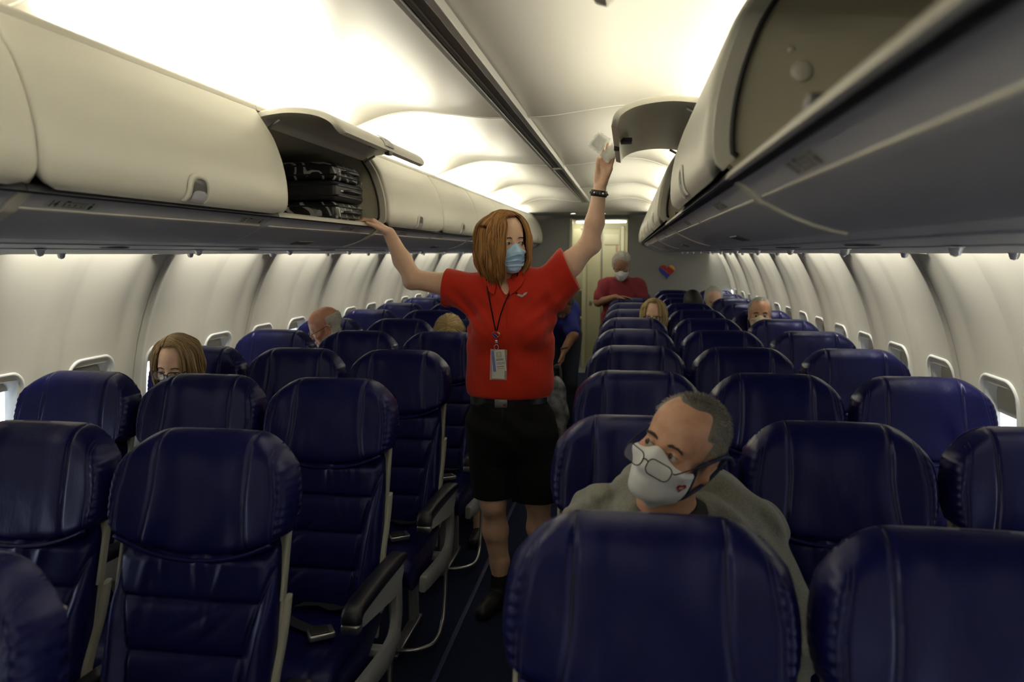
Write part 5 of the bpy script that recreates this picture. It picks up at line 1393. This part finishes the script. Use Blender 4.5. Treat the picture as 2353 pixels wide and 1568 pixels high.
# hood folded round the neck
hd = smooth_path([(.520,1.675,.935),(.500,1.700,.985),(.492,1.755,1.030),(.515,1.835,1.050),(.600,1.880,1.045),(.700,1.865,1.035),(.745,1.800,1.005),(.738,1.730,.960),(.700,1.690,.905)], 4)
Hd.chain(hd, list(np.interp(np.linspace(0,1,len(hd)), [0,.15,.5,.85,1], [.020,.032,.046,.034,.022])), .014)
Hd.warp(lambda x, y, z: .006*np.sin((z+np.abs(x-.6)*.8)*75+y*20)*np.exp(-((np.abs(x-.6)-.17)/.07)**2) + .0035*np.sin(x*120+z*40+y*60)*np.exp(-((z-1.0)/.05)**2))
Hd.warp(lambda x, y, z: .0055*np.sin(x*60+z*22+2*np.sin(z*20))*np.exp(-((z-.93)/.09)**2) + .006*np.sin(z*60+x*20+np.sin(y*30))*np.clip((.86-z)*6,0,1)*.8 + .003*np.sin(y*70+x*40))
Hd.chain([(nb[0]-.01,nb[1]-.02,.93),(.597,1.755,1.02),(.590,1.74,1.10)], [.055,.064,.074], .012, 's')
Hd.chain([(.600,1.66,.96),(.603,1.60,.86)], [.040,.012], .012, 's')
V, Q = Hd.surface(.0042); ho = part('hoodie', V, Q, M['hoodie'], MN)
T_ = Field(); T_.cap((.50,1.795,.905), (.70,1.795,.905), .070, .070, .05); T_.ell((.600,1.78,.93), (.105,.078,.078), .04); T_.ell((.60,1.755,1.01), (.078,.075,.035), .02); T_.chain([mw((0,.0,-.08)), nk*.5+nb*.5, nb+[0,0,.02]], [.060,.060,.062], .006, 's'); T_.warp(lambda x, y, z: .003*np.sin(x*70+z*30))
V, Q = T_.surface(.0045); part('tee_shirt', V, Q, M['tee'], MN)
for x0 in (.512, .690):
    e = MB().tube([(x0+.006*cos(t), 1.668, .957+.006*math.sin(t)) for t in np.linspace(0, 2*pi, 16)[:-1]], .0014, 6, closed=True).build('eyelet', M['chrome'], ho)
    MB().tube(smooth_path([(x0,1.668,.955),(x0+.004,1.655,.93),(x0+.002,1.650,.88)], 4), .003, 6).build('drawstring', M['hoodie'], ho)
Lg = Field()
for hx, kx in ((.50,.42),(.66,.68)): Lg.chain([(hx,1.73,.56),(kx,1.40,.575)], [.085,.066], .03); Lg.chain([(kx,1.40,.57),(kx+.01,1.43,.12)], [.060,.045], .03)
V, Q = Lg.surface(.006); part('jeans', V, Q, M['jeans'], MN)
for kx in (.43,.69): 
    Sf = Field(); Sf.cap((kx,1.44,.045), (kx,1.30,.036), .042, .038, .03); Sf.cut((0,0,.004),(0,0,-1),.003); V, Q = Sf.surface(.006); part('shoe', V, Q, M['shoe'], MN)
# ------------------------------------------------------------------ passengers further back
M['patmask'] = bands('patterned_mask_cloth', (.08,.13,.17), (.55,.60,.62), 9.0, .45, 7.0)
def passenger(label, hc, yaw, pitch, roll, top, skin, female, res=.0035, lean=0.0, sc=1.0, seat_y=None, x=None, legs=True, gaze=(0,-.2)):
    hc = np.array(hc, float); R = rot(yaw, pitch, roll); bx = x if x is not None else hc[0]; by = (seat_y-.20) if seat_y else hc[1]+.10
    root = empty('person', (bx, by-.10, .45), label, 'person')
    neck = xf(np.array([0,.03,-.13]), R, hc, sc)[0]; nb = np.array([bx*.6+hc[0]*.4, by*.6+neck[1]*.4+.02, hc[2]-.235])
    B = Field(); B.chain([xf(np.array([0,.015,-.08]), R, hc, sc)[0], neck, nb], [.055,.052,.065], .03)
    for s in (-1, 1):
        wv = np.array([bx+s*.13, by-.42, .60]); hand(B, wv, (-s*.3,-1,-.1), (0,0,-1), (-s,.2,0), .95, curl=(.3,.4,.3)); B.chain([nb,(nb[0]+s*.14,nb[1]+.01,nb[2]-.06),(bx+s*.215,by-.05,.72),(bx+s*.18,by-.28,.63),tuple(wv)], [.05,.045,.036,.032,.027], .02)
    F, body = head_parts(root, R, hc, skin, sc, female, res=res, gaze=gaze, body=[B.surface(.005)])
    T = Field(); T.cap((bx,by-.02,.58), (nb[0],nb[1]+.0,nb[2]-.10), .155, .165, .05, sy=.66)
    T.cap((nb[0]-.125,nb[1]+.01,nb[2]-.045), (nb[0]+.125,nb[1]+.01,nb[2]-.045), .066, .066, .05); T.ell((nb[0],nb[1],nb[2]-.02), (.085,.07,.05), .04)
    for s in (-1, 1): T.chain([(nb[0]+s*.14,nb[1]+.01,nb[2]-.06),(bx+s*.215,by-.05,.72),(bx+s*.18,by-.28,.63)], [.066,.052,.044], .03)
    T.warp(lambda x_, y_, z_: .004*np.sin(x_*50+z_*35)); T.chain([neck, nb], [.054,.058], .006, 's')
    V, Q = T.surface(.0065); part('shirt', V, Q, top, root)
    if legs:
        L = Field()
        for s in (-1, 1): L.chain([(bx+s*.085,by-.06,.55),(bx+s*.09,by-.46,.565),(bx+s*.09,by-.46,.12)], [.078,.058,.042], .02)
        V, Q = L.surface(.009); part('trousers', V, Q, M['jeans'], root)
    return root, F, body, R, hc, sc
# sandy haired woman, window seat, third row on the left
r, F, b, R, c, sc = passenger('sandy-haired woman in dark glasses and patterned mask, looking down by a left window', (-1.435,2.99,1.130), 8, 15, 3, M['greytee'], M['skinF'], True, res=.0026, seat_y=YL+2*PITCH+PITCH, x=-1.47, gaze=(0,-.5))
brows(F, R, c, sc, M['brow'], b, 40, 7, .8)
bob(F, R, c, sc, M['hairSand'], r, part_x=-.020, z_end=-.165, n=1300, seed=12, face=(-36,34), sweep=(-60,-38), bulge=1.03, thick=.0017, base=.45)
mk3, P, A, T = mask_mesh(F, R, c, sc, M['patmask'], r, z_top=-.024, z_bot=-.118, nose_lift=.020)
ear_loops(P, R, c, sc, M['navycord'], mk3, female=True)
glasses(R, c, sc, M['frame_dark'], r, wide=.026, high=.018, down=-.006, y=-.113, r=.0019, female=True)
# bald man leaning forward, fifth row
r, F, b, R, c, sc = passenger('bald man with a fringe of white hair leaning forward, seen in profile on the left', (-1.385,4.50,1.150), -68, 22, 4, M['dark'] if False else M['tee'], mat('ruddy_skin', (.50,.25,.17), .38, var=(40,(.44,.19,.12),.8)), False, res=.0034, seat_y=YL+5*PITCH-.05, x=-1.42)
def region_b(P):
    x, y, z = P[:,0], P[:,1], P[:,2]; v = np.clip((y-.015)/.02,0,1)*np.clip((.070-z)/.02,0,1)*np.clip((z+.055)/.02,0,1); v[(np.abs(x) > .070)&(z < .02)&(y < .035)] = 0; return v*.9
short_hair(F, R, c, sc, region_b, M['hairSilver'], b, count=1600, length=.010, seed=9, thick=.0008, cap=.003, fade=lambda p: .75)
glasses(R, c, sc, M['frame_dark'], r, wide=.025, high=.015, down=-.012, y=-.110, r=.0013)
# blond head over the aisle seat
r, F, b, R, c, sc = passenger('blond woman with head bowed behind a left aisle seat, only her crown showing', (-.633,4.665,1.085), 6, 52, 0, M['greytee'], M['skinF'], True, res=.004, seat_y=YL+5*PITCH, x=-.55)
bob(F, R, c, sc, M['hairBlond'], r, part_x=.0, z_end=-.15, n=900, seed=21, face=(-34,34), sweep=(-58,-36), bulge=1.0, thick=.0020, base=.50)
V, Q = Field().cap((-.335,4.10,.035), (-.335,3.94,.028), .036, .032, .02).cut((0,0,.004),(0,0,-1),.003).surface(.006); part('shoe', V, Q, M['shoe'], r)
V, Q = Field().cap((-.335,4.09,.05), (-.345,4.20,.30), .032, .045, .02).surface(.006); part('ankle', V, Q, M['skinF'], r)
# blond woman with glasses on the right
r, F, b, R, c, sc = passenger('blond woman in glasses and white mask facing forward in a right aisle seat', (.668,5.74,1.142), -8, 4, 0, M['tee'], M['skinF'], True, res=.0036, seat_y=YR+6*PITCH, x=.55)
bob(F, R, c, sc, M['hairBlond'], r, part_x=.015, z_end=-.120, n=900, seed=31, face=(-34,36), sweep=(-60,-36), bulge=1.02, thick=.0020, base=.55)
mk4, P, A, T = mask_mesh(F, R, c, sc, M['maskwhite'], r, z_top=-.022)
glasses(R, c, sc, M['frame_dark'], r, wide=.026, high=.018, down=-.006, y=-.112, r=.0022, female=True)
# grey crew-cut man by the right windows
r, F, b, R, c, sc = passenger('grey-haired man in a light mask upright in a right window seat, red shirt', (1.440,5.80,1.158), -6, 4, 0, M['redtee'], M['skinM'], False, res=.0034, seat_y=YR+6*PITCH, x=1.46)
brows(F, R, c, sc, M['brow'], b, 50, 8, 1.4)
short_hair(F, R, c, sc, region_m, M['hairSilver'], b, count=2200, length=.011, seed=14, thick=.0009, cap=.004, fade=lambda p: .35)
mask_mesh(F, R, c, sc, mat('beige_mask_cloth', (.55,.48,.36), .8), r, z_top=-.016, tent=.01)
# black cap and white hair in the far rows
r, F, b, R, c, sc = passenger('person in a black cap with head bowed, far rows on the right', (1.075,7.28,1.130), 10, 38, 0, M['black'], M['skinD'], False, res=.005, seat_y=YR+8*PITCH, x=1.0, legs=False)
V, Q = F.surface(.005, lo=(-.12,-.14,.02), hi=(.12,.15,.15)); G = F.grad(V); part('black_cap', xf(V+G*.010, R, c, sc), Q, M['blackfab'], r)
r, F, b, R, c, sc = passenger('white-haired person in the far right window seats', (1.345,8.02,1.140), 0, 20, 0, M['greytee'], M['skinF'], False, res=.005, seat_y=YR+9*PITCH, x=1.46, legs=False)
short_hair(F, R, c, sc, lambda P: np.clip((P[:,1]+.045)/.02,0,1)*np.clip((P[:,2]+.04)/.02,0,1), M['hairSilver'], b, count=1500, length=.020, seed=15, thick=.0016, cap=.010, fade=lambda p: .95)

# man in faded red shirt stooping at the back
RM = empty('person', (.38, 7.60, 0), 'silver-haired man in faded red tee shirt and white mask, stooping over the rear seats', 'person')
c = np.array([.413,7.62,1.478]); R = rot(-4, 30, 0)
B = Field(); B.chain([xf(np.array([0,.015,-.08]),R,c)[0], (.412,7.74,1.36)], [.058,.062], .03)
B.cap((.24,7.75,1.28),(.58,7.75,1.28),.05,.05,.03); B.cap((.412,7.74,1.36),(.41,7.75,1.28),.06,.06,.03); B.chain([(.225,7.74,1.27),(.185,7.68,1.115),(.36,7.55,1.175)], [.050,.043,.030], .02); hand(B, (.365,7.548,1.176), (1,-.15,.02), (0,-.1,-1), (0,-1,0), .98, curl=(.2,.3,.3))
B.chain([(.60,7.74,1.27),(.625,7.70,1.10),(.60,7.62,.98)], [.050,.042,.030], .02); hand(B, (.60,7.62,.975), (0,-.5,-1), (-1,0,0), (0,-1,.3), .98, curl=(.3,.4,.3))
F, b = head_parts(RM, R, c, M['skinD'], 1.03, False, res=.0035, body=[B.surface(.005)], gaze=(0,-.3))
def region_s(P):
    x, y, z = P[:,0], P[:,1], P[:,2]; v = np.maximum(np.clip((y+.055)/.015,0,1)*np.clip((z-.055)/.02,0,1), np.clip((y+.02)/.015,0,1)*np.clip((z+.03)/.02,0,1)); return v
short_hair(F, R, c, 1.03, region_s, M['hairSilver'], b, count=2600, length=.024, seed=19, thick=.0013, cap=.009, fade=lambda p: .6)
mask_mesh(F, R, c, 1.03, M['maskwhite'], RM, z_top=-.018, tent=.012)
T = Field(); T.cap((.37,7.72,.80), (.415,7.76,1.18), .165, .185, .05, sy=.62); T.cap((.265,7.76,1.285), (.565,7.76,1.285), .070, .070, .05); T.ell((.415,7.76,1.31), (.10,.075,.06), .04)
T.chain([(.245,7.75,1.28),(.196,7.70,1.150)], [.072,.066], .03); T.chain([(.585,7.75,1.28),(.622,7.71,1.150)], [.072,.066], .03)
T.warp(lambda x, y, z: .005*np.sin(x*45+z*40)); T.chain([xf(np.array([0,.015,-.08]),R,c)[0], (.412,7.74,1.36)], [.058,.064], .006, 's'); T.cut((0,0,.80),(0,0,-1),.005)
V, Q = T.surface(.006); part('tee_shirt', V, Q, M['redtee'], RM)
L = Field()
for s in (-1, 1): L.chain([(.37+s*.075,7.70,.84),(.37+s*.08,7.58,.48),(.37+s*.08,7.56,.09)], [.098,.062,.050], .03)
V, Q = L.surface(.008); part('trousers', V, Q, M['jeans'], RM)
for s in (-1, 1): V, Q = Field().cap((.37+s*.08,7.58,.045), (.37+s*.08,7.46,.036), .042, .036, .02).cut((0,0,.004),(0,0,-1),.003).surface(.008); part('shoe', V, Q, M['shoe'], RM)

# man in a blue shirt bending to a bag, mostly behind the attendant
BM = empty('person', (-.05, 6.25, 0), 'stooping man in royal blue shirt behind the attendant, reaching down to a bag', 'person')
c = np.array([-.075,6.10,1.205]); R = rot(10, 62, 0)
B = Field(); B.chain([xf(np.array([0,.015,-.08]),R,c)[0], (-.09,6.24,1.13)], [.058,.064], .03)
B.chain([(-.03,6.18,1.06),(.010,6.12,.95),(-.055,6.08,.83)], [.050,.042,.030], .02); hand(B, (-.058,6.078,.825), (-.15,-.1,-1), (-1,0,0), (0,-1,0), .98, curl=(.4,.6,.5))
F, b = head_parts(BM, R, c, M['skinD'], 1.0, False, res=.0045, body=[B.surface(.005)])
short_hair(F, R, c, 1.0, region_s, M['hairGrey'], b, count=1500, length=.016, seed=29, thick=.0014, cap=.007, fade=lambda p: -.2)
MB().tube([(-.052+.034*cos(t), 6.088+.034*math.sin(t), .848+.010*math.cos(t)) for t in np.linspace(0,2*pi,20)[:-1]], .007, 6, closed=True).build('watch', M['dark'], BM)
T = Field(); T.cap((-.12,6.55,.95), (-.10,6.28,1.10), .155, .16, .05, sy=.8); T.chain([(-.03,6.20,1.07),(.000,6.14,.985)], [.070,.062], .03); T.chain([(-.19,6.20,1.07),(-.24,6.14,.985)], [.070,.062], .03); T.warp(lambda x, y, z: .004*np.sin(x*45+z*40))
V, Q = T.surface(.0065); part('blue_shirt', V, Q, M['bluetee'], BM)
L = Field()
for s in (-1, 1): L.chain([(-.12+s*.08,6.55,.90),(-.12+s*.08,6.50,.48),(-.12+s*.08,6.56,.09)], [.10,.062,.048], .03); L.cap((-.12+s*.08,6.56,.05), (-.12+s*.08,6.46,.04), .045, .04, .02)
V, Q = L.surface(.009); part('trousers', V, Q, M['jeans'], BM)
BM.location.x += .035
M['camo'] = mat('camouflage_cloth', (.025,.03,.04), .8, var=(13,(.26,.27,.29),1.0))
bg_ = Field(); bg_.ell((-.075,5.90,.34), (.105,.12,.30), .03); bg_.ell((-.06,5.83,.20), (.08,.07,.14), .03); bg_.warp(lambda x, y, z: .008*np.sin(x*40+z*30)); bg_.cut((0,0,.012),(0,0,-1),.005)
V, Q = bg_.surface(.008); o = part('duffel_bag', V, Q, M['camo']); tag(o, 'mottled grey duffel bag standing in the aisle under the stooping man', 'bag')
MB().tube(smooth_path([(-.12,5.90,.62),(-.10,5.95,.70),(-.05,5.97,.71),(-.03,5.92,.62)], 5), .010, 8).build('bag_handle', M['blackfab'], o)

# ------------------------------------------------------------------ luggage in the open bin, backpack, heart emblem
def case(label, z0, z1, y0, y1, x0, x1, mt, group, seed=0, r=.018):
    R_ = random.Random(seed); yc, xc = (y0+y1)/2, (x0+x1)/2
    m = MB().box((x0, y0, z0), (x1, y1, z1), r)
    o = m.build('suitcase', M[mt], None, sharp=50); tag(o, label, 'suitcase', group)
    zc = (z0+z1)/2
    for zz in (z0+.018, z1-.018): 
        mm = MB(); mm.tube([(x1+.001,y0+r,zz),(x1+.001,y1-r,zz)], .0035, 6); mm.tube([(x1-r,y0-.001,zz),(x0+r,y0-.001,zz)], .0035, 6)
        q = MB(); q.tube([Vector(p) for p in smooth_path([(x0+r,y0-.001,zz),(x1-r,y0-.001,zz),(x1+.001,y0+r,zz),(x1+.001,y1-r,zz)], 5)], .0035, 6).build('corner_piping', M['dark'], o)
    MB().tube(smooth_path([(x1+.002,yc-.075,zc),(x1+.022,yc-.06,zc),(x1+.024,yc,zc),(x1+.022,yc+.06,zc),(x1+.002,yc+.075,zc)], 5), .006, 8).build('carry_handle', M['dark'], o)
    MB().box((x1-.001,yc-.11,zc-.003), (x1+.003,yc+.11,zc+.003), .001).build('zip', M['steel'], o)
    return o
case('swirl-patterned black bag at the bottom of the stack in the open left bin', 1.735, 1.815, 2.985, 3.315, -1.12, -.700, 'swirl', 'cases in the open left bin', 1)
case('plain black suitcase in the middle of the stack in the left bin', 1.820, 1.900, 2.975, 3.310, -1.13, -.695, 'blackfab', 'cases in the open left bin', 2)
case('swirl-patterned black bag on top of the stack in the open left bin', 1.904, 1.975, 2.990, 3.305, -1.11, -.705, 'swirl', 'cases in the open left bin', 3)
M['slate'] = mat('slate_blue_canvas', (.05,.075,.13), .85, bump=[(300,.5,.001,(1,1,1))])
K_ = Field(); K_.ell((1.490,1.79,.76), (.155,.11,.245), .03); K_.ell((1.49,1.69,.66), (.12,.05,.13), .03); K_.cut((0,0,.478),(0,0,-1),.01); K_.warp(lambda x, y, z: .004*np.sin(x*30+z*40))
V, Q = K_.surface(.006); bp = part('backpack', V, Q, M['slate']); tag(bp, 'slate blue backpack on a right window seat, cut off by the picture edge', 'backpack')
MB().tube(smooth_path([(1.46,1.80,1.00),(1.47,1.80,1.03),(1.51,1.80,1.03),(1.52,1.80,1.00)], 5), .008, 8).build('grab_loop', M['blackfab'], bp)
he = tri_heart('heart_emblem', .975, Y1, 1.372, .108, .012, None, th=.022); tag(he, 'glossy red, blue and yellow heart emblem on the rear bulkhead', 'emblem')
